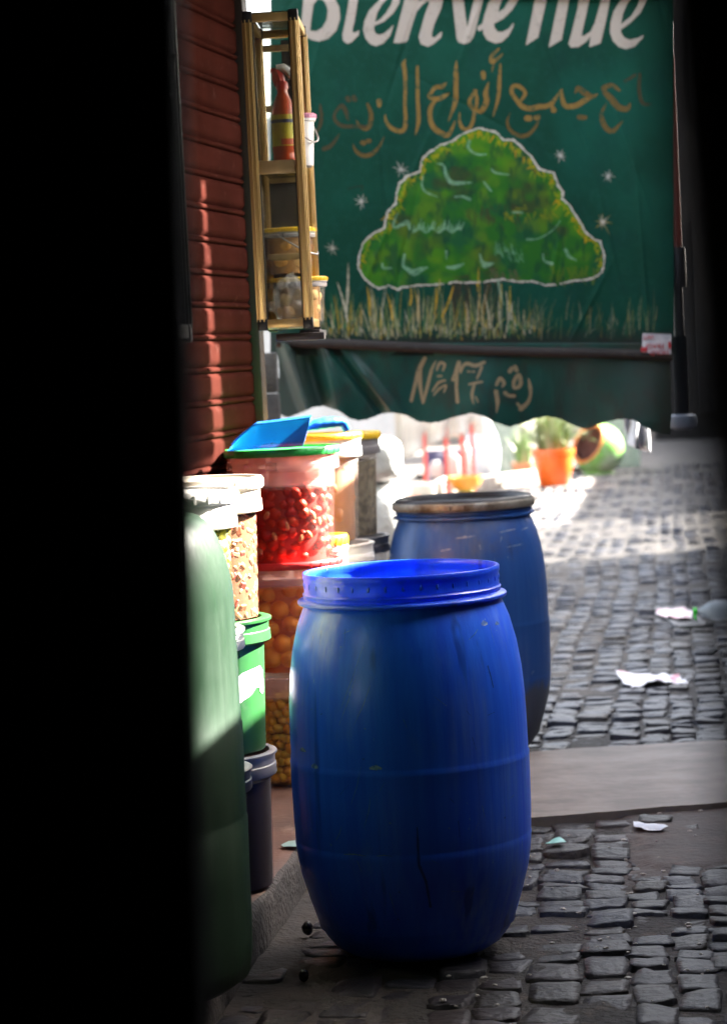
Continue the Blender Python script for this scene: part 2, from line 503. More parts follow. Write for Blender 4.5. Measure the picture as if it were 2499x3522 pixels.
# the step: kerb face + reddish top
def step():
    n = 120; mb = MB(); vs = []; fs = []
    Y0, Y1 = 3.0, 9.0
    prof = [(0.0, -.03), (.002, .02), (.004, .07), (.010, .092), (.020, .100), (.05, .102), (1.6, .102)]
    for i in range(n):
        Y = Y0 + (Y1 - Y0) * i / (n - 1)
        for off, z in prof:
            q = noise.noise(Vector((Y * 7, z * 20, 0))) * .008 + noise.noise(Vector((Y * 2, 0, 5))) * .01
            p = kerb_pt(Y, off + (q if off < .06 else 0), z + (0.004 * noise.noise(Vector((Y * 5, off * 9, 3))) if z > .05 else 0))
            vs.append(p)
    m = len(prof)
    for i in range(n - 1):
        for k in range(m - 1):
            a = i * m + k
            fs.append((a, a + m, a + m + 1, a + 1))
    for f in fs:
        mb.f.append(f); mb.m.append(0 if (f[0] % m) < 4 else 1)
    mb.v = [tuple(v) for v in vs]
    o = mb.build('kerb', [kerbm, tilem], smooth=50)
    tag(o, kind='structure')
step()

# wide worn slab across the street
def slab():
    n, m = 60, 24; mb = MB(); vs = []
    for j in range(m):
        t = j / (m - 1)
        for i in range(n):
            s = i / (n - 1)
            p = (SLAB[0].lerp(SLAB[1], s)).lerp(SLAB[3].lerp(SLAB[2], s), t)
            z = .022 + .004 * noise.noise(p * 3) + .0015 * noise.noise(p * 12)
            e = 0.006 * noise.noise(Vector((s * 30, 0, t * 3)))
            if j in (0, m - 1): p = p + Vector((0, e, 0))
            vs.append((p.x, p.y, z))
    fs = [(j * n + i, j * n + i + 1, (j + 1) * n + i + 1, (j + 1) * n + i) for j in range(m - 1) for i in range(n - 1)]
    b = len(vs)
    for i in range(n): vs.append((vs[i][0], vs[i][1], -.02))
    for i in range(n - 1): fs.append((b + i, b + i + 1, i + 1, i))
    for j in range(m): vs.append((vs[j * n][0], vs[j * n][1], -.02))
    for j in range(m - 1): fs.append((b + n + j + 1, b + n + j, j * n, (j + 1) * n))
    mb.add(vs, fs)
    m_ = M_('slab_stone', (.275, .236, .208), .7, (.17, .148, .132), 9, (.6, 1, 1), dirt=(0.1155, 0.1001, 0.0924), dscale=8, dlo=.5, dhi=.75, damt=.7, bmp=.4, bscale=40, dist=.006)
    tag(mb.build('stone_slab', m_, smooth=50), 'wide worn grey stone slab lying across the cobbles behind the two blue barrels', 'slab')
slab()

# ---- buildings
def bld(name, pieces, mat, label, cat, smooth=0):
    mb = MB()
    for p in pieces: mb.box(*p)
    return tag(mb.build(name, mat, smooth=0), label, cat)

# passage roof and walls round the camera (a covered alley)
def sbox(mb, u0, u1, w0, w1, z0, z1):
    """box in the street frame: u along, w across"""
    c = SD * ((u0 + u1) / 2) + SR * ((w0 + w1) / 2)
    mb.box((c.x, c.y, (z0 + z1) / 2), (w1 - w0, u1 - u0, z1 - z0), rz=R(-YAW))
mb = MB(); sbox(mb, -3, ROOF_END, -1.9, 1.0, 2.55, 2.65)
tag(mb.build('passage_roof', plaster_d, smooth=0), kind='structure')
mb = MB(); sbox(mb, -3, 4.2, -1.9, -1.65, 0, 2.55); sbox(mb, -3.2, -3, -1.9, 1.0, 0, 2.55)
tag(mb.build('passage_wall', plaster_d, smooth=0), kind='structure')

# unseen right-hand wall added to block the sun; its gaps shape the light
WX = .72      # wall face, across the street
def wall_hit(p):
    """where the ray from p to the sun meets the right-hand wall plane: (u, z)"""
    w = p.dot(SR); t = (WX + .1 - w) / SUN.dot(SR)
    q = p + SUN * t
    return q.dot(SD), q.z
mb = MB()
for u0, u1, z0, z1 in SUN_BLOCKERS: sbox(mb, u0, u1, WX + .08, WX + .12, z0, z1)
tag(mb.build('sun_blocker', plaster_d, smooth=0), 'unseen dark wall added along the right side, its gaps shaping the sunlight', 'wall')

# unseen half-clear sheet added over the low wall to dim the sun patch
def sun_dimmer():
    m, nt, b = newmat('sun_dimmer'); b.inputs['Base Color'].default_value = (.05, .06, .05, 1)
    tr = N(nt, 'ShaderNodeBsdfTransparent'); mx = N(nt, 'ShaderNodeMixShader')
    f = noise_fac(nt, 3, detail=3, lo=.3, hi=.7); ma = N(nt, 'ShaderNodeMath'); ma.operation = 'MULTIPLY_ADD'; nt.links.new(f, ma.inputs[0]); ma.inputs[1].default_value = .25; ma.inputs[2].default_value = .42
    nt.links.new(ma.outputs[0], mx.inputs[0]); nt.links.new(tr.outputs[0], mx.inputs[1]); nt.links.new(b.outputs[0], mx.inputs[2])
    nt.links.new(mx.outputs[0], [n for n in nt.nodes if n.type == 'OUTPUT_MATERIAL'][0].inputs[0])
    mb = MB(); sbox(mb, 14.62, 17.58, WX + .095, WX + .105, .32, 1.6)
    tag(mb.build('sun_dimmer', m, smooth=0), 'unseen half-clear sheet added on the low right wall to dim the sun', 'sun dimmer')
sun_dimmer()
# ================================================================== FOREGROUND POSTS
def post(name, px0, px1, Y, z0, z1, lean, mat, label, cat, depth=.05):
    a = at(px0, 1761, Y); b = at(px1, 1761, Y)
    mb = MB(); w = abs(b.x - a.x)
    M = Matrix.Rotation(R(lean), 3, 'Y')
    c = (a + b) / 2
    zc = (z0 + z1) / 2
    mb.box((0, 0, zc - 1.2), (w, depth, z1 - z0), M=M, bev=.004)
    o = mb.build(name, mat)
    o.location = (c.x, Y, 1.2)
    return tag(o, label, cat)
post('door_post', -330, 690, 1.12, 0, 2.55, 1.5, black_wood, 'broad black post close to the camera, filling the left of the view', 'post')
post('door_frame', 2338, 3100, .45, 0, 2.55, -2.8, black_wood, 'thin black door frame very close to the camera, a soft dark band at the right edge', 'door frame', depth=.03)

# ================================================================== LEFT STALL: shutter, rail, wall
red_metal = M_('shutter_red', (.036, .0095, .0070), .62, (.024, .0068, .0052), 4, dirt=(.080, .038, .031), dscale=26, dlo=.58, dhi=.72, damt=.4, bmp=.15, bscale=60, spec=.0)
dark_metal = M_('dark_metal', (.035, .026, .024), .5)
SH_E = at(836, 700, 6.75)                      # far (right) end of the shutter
SHY = 12.5
sd = Vector((sin(R(SHY)), cos(R(SHY)), 0)); sr = Vector((cos(R(SHY)), -sin(R(SHY)), 0))
def shutter():
    root = empty('roller_shutter', (SH_E.x, SH_E.y, 0), 0, 'dark red roller shutter with a thin stripe of sunlight down it', 'shutter')
    L = 2.6; pitch = .0857; z = .10
    prof = []
    while z < 2.65:
        h = .0625
        for k in range(9):                      # broad rounded slat
            t = k / 8
            prof.append((.0062 * (1 - abs(2 * t - 1) ** 9), z + h * t))
        z2 = z + h
        prof.append((-.004, z2 + .0022))
        for k in range(7):                      # small roll between slats
            a = pi * k / 6
            prof.append((-.002 + .0085 * sin(a), z2 + .0035 + .0145 * (1 - cos(a)) / 2))
        prof.append((-.004, z2 + .0190))
        z += pitch
    m = len(prof); mb = MB(); n = 30; vs = []
    for i in range(n):
        d = -L + L * i / (n - 1)
        for off, zz in prof:
            q = sd * d + sr * (off + .0015 * noise.noise(Vector((d * 2.5, zz * 4, 0))))
            vs.append((q.x, q.y, zz))
    mb.add(vs, [(i * m + k, (i + 1) * m + k, (i + 1) * m + k + 1, i * m + k + 1) for i in range(n - 1) for k in range(m - 1)])
    mb.build('curtain', red_metal, root, smooth=50)
    g = MB()
    M = Matrix.Rotation(R(-SHY), 3, 'Z')
    g.box(sd * .022 + sr * .006 + Vector((0, 0, 1.30)), (.045, .05, 2.4), M=M, bev=.004)
    g.box(sd * .004 + sr * .022 + Vector((0, 0, 1.30)), (.012, .012, 2.4), M=M, bev=.002)
    g.build('guide_rail', dark_metal, root)
shutter()
mb = MB()
Mw = Matrix.Rotation(R(-SHY), 3, 'Z')
c = SH_E + sd * -1.2 - sr * .20; mb.box((c.x, c.y, 1.3), (.2, 2.6, 2.6), M=Mw)
c = SH_E + sd * .09 - sr * .66; mb.box((c.x, c.y, 1.3), (1.25, .08, 2.6), M=Mw)
tag(mb.build('stall_building', plaster_d, smooth=0), 'dark plastered stall behind the red roller shutter', 'building')

# awning over the left stall
mb = MB(); c = SD * 5.0 + SR * -1.32
mb.box((c.x, c.y, 2.40), (1.9, 4.2, .04), rz=R(-YAW))
tag(mb.build('stall_awning', darkcloth, smooth=0), 'dark canopy over the pickle stall at the left', 'awning')

# grey pillar beside the banner
pillar_m = M_('pillar_stone', (0.16, 0.152, 0.14), .9, (0.088, 0.084, 0.08), 9, dirt=(0.048, 0.044, 0.04), dscale=14, bmp=.8, bscale=30, dist=.01)
mb = MB(); a = at(888, 1300, 7.85); b = at(951, 1300, 7.85)
for k in range(9):
    mb.box(((a.x + b.x) / 2 + rng.normal(0, .001), 7.95, .10 + .135 * k), (b.x - a.x, .2, .131), bev=.006)
tag(mb.build('stone_pillar', pillar_m), 'grey stone pillar between the red shutter and the green awning', 'pillar')

# ================================================================== DISPLAY CASE
gold = M_('gold_anodised', (0.702, 0.486, 0.198), .36, (0.558, 0.378, 0.144), 30, (1, 1, .05), metal=.6, bmp=.05)
gold_flat = M_('gold_dull', (0.416, 0.288, 0.136), .5, (0.336, 0.232, 0.104), 20, (1, 1, .1), metal=.55)
blackpl = M_('black_plastic', (.012, .012, .013), .45)
glass = M_glass('case_glass')
BACK_DARK = M_('dark_backing', (.045, .045, .043), .3, (.085, .08, .075), 8, (1, 1, .3))  # opaque dark sheets added to darken the view through the case
def display_case(name, p, W, H, D, label, rzdeg, gold, gold_flat):
    """p = front left bottom corner; local x to the right, y away, z up"""
    root = empty(name, p, R(-rzdeg), label, 'display case')
    t = .021
    for nm, x, y in (('post', 0, 0), ('post', W - t, 0), ('post', 0, D - t), ('post', W - t, D - t)):
        mb = MB()
        mb.box((x + t / 2, y + t / 2, H / 2), (t, t, H - .03), bev=.0025)
        for dx in (-.25, .22):                  # raised ridges of the extrusion
            mb.box((x + t / 2 + dx * t, y - .0012, H / 2), (.003, .004, H - .034), bev=.001)
        sx = x + t + .0012 if x > 0 else x - .0012
        for dy in (-.22, .25):
            mb.box((sx, y + t / 2 + dy * t, H / 2), (.004, .003, H - .034), bev=.001)
        mb.build(nm, gold, root)
    for z, h in ((.012, .020), (H - .012, .020)):
        for y in (t / 2, D - t / 2):
            mb = MB(); mb.box((W / 2, y, z), (W - 2 * t - .002, t * .9, h), bev=.002); mb.build('rail', gold, root)
        for x in (t / 2, W - t / 2):
            mb = MB(); mb.box((x, D / 2, z), (t * .9, D - 2 * t - .002, h), bev=.002); mb.build('rail', gold, root)
    zm = H * .512
    mb = MB(); mb.box((W / 2, t / 2, zm), (W - 2 * t - .002, t * .8, .032), bev=.002); mb.build('middle_rail', gold_flat, root)
    for z, y in ((H * .735, D - .03), (H * .235, D * .5), (zm - .01, D - .03), (H - .05, D - .03)):
        mb = MB(); mb.box((W / 2, y, z), (W - 2 * t - .002, .016, .016), bev=.002); mb.build('shelf_rail', gold_flat, root)
    mb = MB(); mb.box((W / 2, D / 2, zm - .004), (W - 2 * t - .004, D - 2 * t, .005)); mb.build('shelf', glass, root, smooth=0)
    for z0, z1 in ((.023, zm - .017), (zm + .017, H - .023)):
        mb = MB(); mb.box((W / 2, .010, (z0 + z1) / 2), (W - 2 * t, .003, z1 - z0)); mb.build('glass_pane', glass, root, smooth=0)
        for x in (t + .0015, W - t - .0015):
            mb = MB(); mb.box((x, .010, (z0 + z1) / 2), (.003, .008, z1 - z0)); mb.build('gasket', blackpl, root, smooth=0)
    mb = MB(); mb.box((.008, D / 2, H / 2), (.003, D - 2 * t, H - .05)); mb.build('glass_pane', glass, root, smooth=0)
    for x in (t / 2, W - t / 2):
        for y in (t / 2, D - t / 2):
            for z in (.010, H - .010):
                mb = MB(); mb.box((x, y, z), (t * 1.16, t * 1.16, .028), bev=.003); mb.build('corner_cap', blackpl, root)
    back_dark = BACK_DARK
    mb = MB(); mb.box((W / 2, D - .028, (.03 + zm) / 2), (W - 2 * t, .003, zm - .05)); mb.build('dark_sheet', back_dark, root, smooth=0)
    mb = MB(); mb.box((W * .70, D - .028, (zm + H) / 2), (W * .36, .003, H - zm - .06)); mb.build('dark_sheet', back_dark, root, smooth=0)
    mb = MB(); mb.box((W / 2, D / 2, H + .001), (W - 2 * t, D - 2 * t, .004)); mb.build('top_panel', glass, root, smooth=0)
    mb = MB(); mb.box((W / 2, D / 2, .004), (W - 2 * t, D - 2 * t, .005)); mb.build('floor_panel', dark_metal, root, smooth=0)
    return root
CP = at(889, 1133, 5.86)
CT = at(826, 45, 5.86)
CW, CH, CD = .131, CT.z - CP.z, .33
display_case('display_case', CP, CW, CH, CD, 'tall narrow gold framed glass case beside the green awning, holding a spray bottle', 2.5, gold, gold_flat)
CM = Matrix.Translation(CP) @ Matrix.Rotation(R(-2.5), 4, 'Z')
# its twin nearer the camera, mostly swallowed by the dark post
p2 = at(662, 1160, 3.35)
display_case('display_case', p2 + Vector((-.166, 0, 0)), .13, .77, .33, 'dark second display case near the left edge, its gold frame coloured dark as if in shade', 2.5, M_('gold_shaded', (.03, .025, .012), .4, metal=.6), M_('gold_dull_shaded', (.035, .028, .015), .5, metal=.4))  # frame colours darkened: the shade is put into the gold
# bracket that carries the case
mb = MB()
mb.box((CW * .75, .05, -.022), (CW * .9, .05, .018), bev=.003); mb.box((CW * .9, .24, -.012), (.05, .30, .014), bev=.002)
o = mb.build('wall_bracket', dark_metal); o.matrix_world = CM
tag(o, 'dark bracket under the gold framed display case', 'bracket')

# spray bottle standing on the middle shelf
def spray_bottle():
    zb = CH * .512 + .001
    p = CM @ Vector((CW * .62, .075, zb))
    root = empty('spray_bottle', p, 0, 'orange spray bottle with yellow label and white trigger head inside the glass case', 'spray bottle')
    org = M_('orange_plastic', (.55, .075, .012), .3, (.45, .05, .01), 6)
    mb = MB(); mb.lathe([(0, 0), (.026, 0), (.030, .004), (.030, .03), (.0285, .035), (.030, .04), (.030, .125), (.028, .14), (.020, .165), (.0125, .182), (.0125, .19), (0, .19)], 32)
    mb.build('bottle', org, root, smooth=50)
    lab = MB(); lab.lathe([(.0306, .052), (.0306, .128)], 32); lab.build('label', M_('label_yellow', (.62, .55, .03), .5, (.5, .42, .03), 30), root)
    lab = MB(); lab.lathe([(.0309, .108), (.0309, .116)], 32); lab.build('label_band', M_('label_navy', (.02, .03, .12), .5), root)
    lab = MB()
    for k in range(8):
        a = R(-100 + k * 8); lab.box((.031 * cos(a), .031 * sin(a), .062), (.003, .0042, .014), rz=a)
    lab.build('label_patch', M_('label_red', (.55, .08, .02), .5), root)
    red = M_('trigger_red', (.50, .03, .02), .35); wh = M_('spray_white', (.75, .75, .74), .4)
    mb = MB(); mb.lathe([(0, .19), (.015, .19), (.015, .205), (.011, .21), (0, .21)], 20); mb.build('collar', red, root)
    mb = MB(); mb.tube([(-.004, 0, .206), (-.006, 0, .222), (-.014, 0, .236)], [.013, .013, .010]); mb.tube([(-.012, 0, .235), (-.026, 0, .238)], [.008, .006]); mb.build('nozzle', red, root)
    mb = MB(); mb.tube([(-.018, 0, .232), (-.02, 0, .215), (-.016, 0, .198)], [.004, .0035, .002]); mb.build('trigger', red, root)
    mb = MB(); mb.tube([(-.012, 0, .243), (.004, 0, .243), (.018, 0, .232), (.026, 0, .214)], [.008, .0105, .010, .004], n=12); mb.build('head', wh, root)
spray_bottle()

# crumpled clear bag in the lower half of the case
mb = MB(); mb.ball((0, 0, .055), .05, 24, 16, sc=(.85, 1.5, 1.15), bump=.55, seed=3); mb.ball((.014, 0, .10), .02, 16, 10, sc=(.7, 1, 1.3), bump=.6, seed=8)
o = mb.build('plastic_bag', M_clear('bag_clear', (.20, .19, .17), .25, .25), smooth=25); o.matrix_world = CM @ Matrix.Translation((CW * .5, .085, .010))
tag(o, 'crumpled clear plastic bag in the bottom of the gold framed glass case', 'plastic bag')

# ================================================================== BUCKETS
thinpl = M_clear('thin_plastic', (.20, .17, .18), .10, .25, (1, .97, .98), .236, .25)
milk = M_clear('milky_plastic', (.78, .76, .73), .34, .32)
pinkmilk = M_clear('pinkish_plastic', (.80, .62, .58), .26, .3, (1, .9, .87))
clearp = M_clear('clear_plastic', (.80, .72, .66), .10, .22, (1, .96, .93), .235, .35)
vegp = M_clear('veg_bucket_plastic', (.50, .32, .20), .035, .25, (1, .96, .92), .232, .35)
smallp = M_clear('pickle_bucket_plastic', (.45, .42, .25), .035, .25, (1, 1, .94), .208, .35)
pepp = M_clear('pepper_bucket_plastic', (.84, .62, .56), .035, .22, (1, .90, .86), .206, .5)
whitepl = M_('white_plastic', (.66, .64, .61), .4, (.54, .52, .49), 5, dirt=(.42, .38, .33), dscale=9, dlo=.6, dhi=.75, damt=.6)
creampl = M_('cream_plastic', (.60, .54, .45), .45, (.46, .40, .32), 6, dirt=(.32, .26, .20), dscale=10, dlo=.56, dhi=.72, damt=.7)
greypl = M_('grey_white_plastic', (.25, .235, .24), .45, (.17, .165, .17), 5, dirt=(.26, .24, .24), dscale=9, dlo=.58, damt=.7)
greenpl = M_('green_plastic', (0.0128, 0.096, 0.016), .42, (0.008, 0.0656, 0.0128), 5, dirt=(0.056, 0.104, 0.056), dscale=20, dlo=.6, damt=.5)
greenlid = M_('green_lid', (.02, .36, .05), .4)
redlid = M_('red_lid', (.62, .03, .03), .35)
yellowlid = M_('yellow_lid', (.78, .50, .02), .42)
pinklid = M_('pink_lid', (.55, .22, .34), .45)
wire = M_('wire', (.35, .34, .32), .4, metal=.6)

def bucket(name, c, rt, rb, h, shell, rimm, lid=None, lidm=None, handle=None, label='', group=None, lid_h=.014, rim_h=.05, fill=None, fillm=None, fill_h=None, rim_out=.010, clips=0, cat='bucket', core=.86):
    """a tapered pail: shell, thick rim skirt, lid, handle, and what fills it"""
    root = empty(name, c, 0, label, cat, group)
    mb = MB()
    body = [(0, .003), (rb - .006, .003), (rb - .001, .006), (rb, .012)]
    for k in range(1, 9): body.append((rb + (rt - rb) * k / 8, .012 + (h - .012) * k / 8))
    mb.lathe(body, 56)
    mb.build('shell', shell, root, smooth=45)
    mb = MB(); o = rim_out
    mb.lathe([(rt + .001, h - rim_h), (rt + o * .8, h - rim_h + .001), (rt + o, h - rim_h + .004), (rt + o * .92, h - rim_h * .52), (rt + o * .7, h - rim_h * .48), (rt + o * .75, h - .006), (rt + o * 1.15, h - .005), (rt + o * 1.2, h), (rt + o * .6, h + .003), (rt - .004, h + .002), (rt - .005, h - .01)], 56)
    if clips:
        for k in range(clips):
            a = 2 * pi * k / clips + .35
            mb.box(((rt + o * 1.02) * cos(a), (rt + o * 1.02) * sin(a), h - rim_h * .62), (.005, .03, rim_h * .5), rz=a, bev=.0015)
    mb.build('rim', rimm, root, smooth=45)
    if lid:
        mb = MB(); r = rt + o * 1.35
        mb.lathe([(r - .002, h - .004), (r, h - .002), (r + .001, h + lid_h * .6), (r - .003, h + lid_h), (r - .012, h + lid_h), (r - .016, h + lid_h - .005), (r - .03, h + lid_h - .006), (0, h + lid_h - .006)], 56)
        for k in range(28):
            a = 2 * pi * k / 28
            mb.box(((r - .0005) * cos(a), (r - .0005) * sin(a), h + lid_h * .35), (.004, .004, lid_h * .8), rz=a)
        mb.build('lid', lidm, root, smooth=45)
    if handle:
        a0 = handle; pts = []
        for k in range(15):
            t = k / 14; a = a0 + (t - .5) * pi * .98
            pts.append(((rt + o + .004) * cos(a), (rt + o + .004) * sin(a), h - rim_h * .6 - (.45 * h) * sin(pi * t)))
        mb = MB(); mb.tube(pts, .0022, 6); mb.build('handle', wire, root)
    if fill is not None:
        fh = fill_h or h * .8
        rf = lambda z: (rb + (rt - rb) * z / h)
        k0 = core if fill == 'balls' else .975
        mb = MB(); mb.lathe([(0, .006), (rf(.006) * k0, .006), (rf(fh) * k0, fh * .985), (rf(fh) * k0 * .9, fh), (0, fh + .003)], 48)
        if fill == 'liquid' or fill == 'balls': mb.build('brine', fillm, root, smooth=45)
        else: mb.build('contents', fillm, root, smooth=45)
    return root
_ball_mesh = {}
def fill_balls(name, c, rt, rb, h, fh, d, mats, label, group, cat, a0=-170, a1=10, z0=.012, sq=(1, 1, 1), jit=.25, bmp=.12, keepout=None):
    """fruits pressed against the inside of the bucket wall, every one an object of its own"""
    key = name
    protos = []
    for i in range(4):
        mb = MB(); mb.ball((0, 0, 0), d / 2, 14, 10, sc=(sq[0] * (1 - .06 * i), sq[1] * (1 + .05 * i), sq[2] * (1 - .05 * (i % 2))), bump=bmp, seed=i * 7 + len(name))
        protos.append(mb)
    z = z0 + d / 2; row = 0; count = 0; metas = {}
    while z < fh - d * .2:
        r = rb + (rt - rb) * z / h - d * .585
        step = d / r * .9
        a = R(a0) + (step / 2 if row % 2 else 0)
        while a < R(a1):
            rr = r - abs(rng.normal(0, d * .12)); aa = a + rng.normal(0, jit * d * .4 / r); zz = z + rng.normal(0, jit * d * .35)
            i = int(rng.integers(4)); m = mats[int(rng.integers(len(mats)))]
            k = (i, m.name)
            if k not in metas:
                o = protos[i].build(name, m); metas[k] = o
            else:
                o = metas[k].copy(); col.objects.link(o)
            o.location = Vector(c) + Vector((rr * cos(aa), rr * sin(aa), zz))
            o.rotation_euler = (rng.uniform(0, 6), rng.uniform(0, 6), rng.uniform(0, 6))
            s = rng.uniform(.85, 1.12); o.scale = (s, s, s)
            tag(o, label, cat, group); count += 1
            a += step
        z += d * .80; row += 1
    return count
def fruit_m(name, c, c2, rough=.5, spec=.25):
    return M_(name, c, rough, c2, 14, lo=.35, hi=.7, spec=spec)
pep = [fruit_m('pepper_red', (.42, .012, .005), (.34, .008, .004)), fruit_m('pepper_scarlet', (.48, .022, .005), (.40, .014, .004)), fruit_m('pepper_orange', (.50, .035, .006), (.44, .022, .005))]
clove = [fruit_m('clove', (.60, .26, .12), (.50, .16, .06)), fruit_m('clove_yellow', (.75, .40, .04), (.7, .3, .03))]
peach = [fruit_m('lemon_orange', (.92, .34, .035), (.82, .26, .026)), fruit_m('lemon_amber', (.90, .42, .05), (.80, .32, .035))]
olive = [fruit_m('olive_gold', (.80, .48, .03), (.64, .38, .03)), fruit_m('olive_green', (.50, .38, .04), (.62, .38, .035)), fruit_m('olive_amber', (.74, .38, .025), (.56, .3, .025))]
pale = [fruit_m('pail_fruit', (.72, .40, .06), (.60, .30, .04)), fruit_m('pail_fruit_pale', (.78, .55, .2), (.68, .42, .1))]
brown_l = [fruit_m('brown_lemon', (.50, .22, .07), (.38, .15, .05)), fruit_m('brown_lemon_dark', (.34, .15, .06), (.28, .12, .05))]
pickle = [fruit_m('pickle_yellow', (.50, .46, .10), (.38, .36, .08)), fruit_m('pickle_olive', (.30, .30, .07), (.38, .34, .10))]
red_core = M_('red_brine', (.36, .010, .004), .6); orange_core = M_('orange_brine', (.60, .15, .015), .5)
olive_core = M_('olive_brine', (.30, .16, .015), .5); amber_core = M_('amber_brine', (.40, .20, .03), .5)
brown_core = M_('brown_brine', (.36, .17, .08), .5, (.26, .12, .05), 12); green_core = M_('green_brine', (.20, .19, .05), .5)
purple = M_('purple_brine', (.012, .008, .012), .35)
herb = M_('chopped_olive', (.17, .15, .085), .7, (.065, .055, .03), 46, lo=.40, hi=.60, bmp=.8, bscale=46, dist=.01, dirt=(.26, .18, .08), dscale=52, dlo=.6, dhi=.66)
grain = M_('grain', (.55, .43, .30), .8, (.45, .33, .22), 60, lo=.4, hi=.6)

# --- stack at the front, against the shutter (behind the green barrel)
x1 = at(816, 1730, 4.82).x - .137
S1 = [Vector((x1, 4.82, .102)), Vector((x1, 4.82, .412)), Vector((x1, 4.82, .69))]
bucket('bucket', S1[0], .128, .118, .306, thinpl, greypl, fill='liquid', fillm=purple, fill_h=.24, label='milky bucket of dark liquid at the bottom of the stack against the barrel', group='buckets in the front stack', rim_h=.045)
bucket('bucket', S1[1], .128, .118, .276, thinpl, whitepl, fill='liquid', fillm=purple, fill_h=.2, label='white rimmed bucket between two others, mostly hidden behind the green barrel', group='buckets in the front stack', rim_h=.04)
b = bucket('bucket', S1[2], .124, .116, .258, smallp, whitepl, lid=True, lidm=whitepl, fill='balls', fillm=green_core, fill_h=.20, label='clear bucket of yellow pickles under a thick white lid, topmost beside the green barrel', group='buckets in the front stack', rim_h=.056, lid_h=.022, rim_out=.012, core=.8)
fill_balls('pickle', S1[2], .124, .116, .258, .205, .03, pickle, 'yellow green pickle in the white lidded bucket beside the green barrel', 'pickles in the white lidded bucket', 'pickle', -100, 25, sq=(1, 1, 1.5))

# --- second stack
x2 = at(905, 1690, 5.12).x - .139
S2 = [Vector((x2, 5.12, .102)), Vector((x2, 5.12, .393)), Vector((x2, 5.12, .676))]
bucket('bucket', S2[0], .128, .120, .290, thinpl, greypl, fill='liquid', fillm=purple, fill_h=.235, label='milky bucket of dark purple brine standing at the edge of the step', group='buckets in the second stack', rim_h=.05)
gb = bucket('bucket', S2[1], .126, .117, .285, greenpl, greenpl, label='solid green bucket with a torn white sticker, under the clear one of chopped vegetables', group='buckets in the second stack', rim_h=.05, rim_out=.014)
# torn sticker on the green bucket
mb = MB(); vs = []; nA, nZ = 14, 16
poly = [(-62, .105), (-60, .17), (-50, .196), (-38, .205), (-22, .212), (-16, .19), (-14, .15), (-12, .12), (-16, .095), (-22, .105), (-24, .125), (-30, .13), (-40, .10), (-50, .085), (-56, .07), (-60, .085)]
pts = []
for i in range(len(poly)):
    a, z = poly[i]
    r = .117 + .009 * z / .285 + .0012
    pts.append((a, z, r))
bm = bmesh.new()
fine = []
for i in range(len(pts)):
    a0_, z0_, _ = pts[i]; a1_, z1_, _ = pts[(i + 1) % len(pts)]
    for k in range(3): fine.append((a0_ + (a1_ - a0_) * k / 3, z0_ + (z1_ - z0_) * k / 3))
bv = [bm.verts.new((a, .112 + (z - .07) * .52, 0)) for a, z in fine]
bm.faces.new(bv); bmesh.ops.triangulate(bm, faces=bm.faces[:]); bmesh.ops.subdivide_edges(bm, edges=bm.edges[:], cuts=2)
for v in bm.verts:
    a, z = v.co.x, v.co.y; r = .117 + .009 * z / .285 + .0013
    v.co = Vector((r * cos(R(a)), r * sin(R(a)), z))
me = bpy.data.meshes.new('sticker'); bm.to_mesh(me); bm.free(); me.materials.append(M_('sticker_paper', (.80, .78, .80), .6))
o = bpy.data.objects.new('sticker', me); col.objects.link(o); o.parent = gb
vb = bucket('bucket', S2[2], .124, .117, .282, vegp, creampl, lid=True, lidm=creampl, fill='liquid', fillm=M_('veg_brine', (.17, .06, .022), .5, (.12, .045, .018), 14), fill_h=.225, label='clear bucket of chopped mixed vegetables with a worn cream lid', group='buckets in the second stack', rim_h=.055, lid_h=.02, rim_out=.012, core=.9)
# chopped vegetables pressed on the wall: one mass
mb = MB(); vm = [M_('veg_carrot', (.20, .045, .009), .5), M_('veg_pale', (.19, .095, .045), .5), M_('veg_pink', (.18, .06, .03), .5), M_('veg_red', (.20, .022, .012), .5), M_('veg_green', (.09, .085, .02), .5)]
for k in range(420):
    z = rng.uniform(.01, .222); a = R(rng.uniform(-120, 40)); r = .117 + .007 * z / .28 - .0065 - rng.uniform(0, .004)
    q = Matrix.Rotation(a, 3, 'Z') @ Matrix.Rotation(rng.uniform(0, 3.1), 3, 'X') @ Matrix.Rotation(rng.normal(0, .25), 3, 'Z')
    mb.box((r * cos(a), r * sin(a), z), (.011, rng.uniform(.012, .020), rng.uniform(.012, .026)), M=q, bev=.004, mi=int(rng.choice(5, p=[.30, .34, .22, .07, .07])))
o = mb.build('chopped_vegetables', vm, vb, smooth=0); o['kind'] = 'stuff'

# --- tomato stack
p3 = at(1028, 2700, 6.36)
S3 = [Vector((p3.x, 6.38, .102)), Vector((p3.x, 6.38, .396)), Vector((p3.x, 6.38, .684))]
R3t, R3b = .132, .121
bucket('bucket', S3[0], R3t, R3b, .290, clearp, pinkmilk, fill='balls', fillm=olive_core, fill_h=.245, label='clear bucket of golden olives at the bottom of the stack beside the blue barrel', group='buckets in the stack under the scoop', rim_h=.045, core=.82)
fill_balls('olive', S3[0], R3t, R3b, .29, .25, .027, olive, 'golden green olive in the bottom bucket beside the blue barrel', 'olives in the bottom bucket', 'olive', -150, -35, sq=(1, 1, 1.25))
bucket('bucket', S3[1], R3t, R3b, .284, clearp, pinkmilk, lid=True, lidm=redlid, fill='balls', fillm=orange_core, fill_h=.235, label='clear red lidded bucket of whole orange lemons in the middle of the stack', group='buckets in the stack under the scoop', rim_h=.05, core=.72)
fill_balls('preserved_lemon', S3[1], R3t, R3b, .284, .24, .056, peach, 'round orange preserved lemon in the red lidded bucket', 'preserved lemons in the red lidded bucket', 'lemon', -150, -30, jit=.3, bmp=.06)
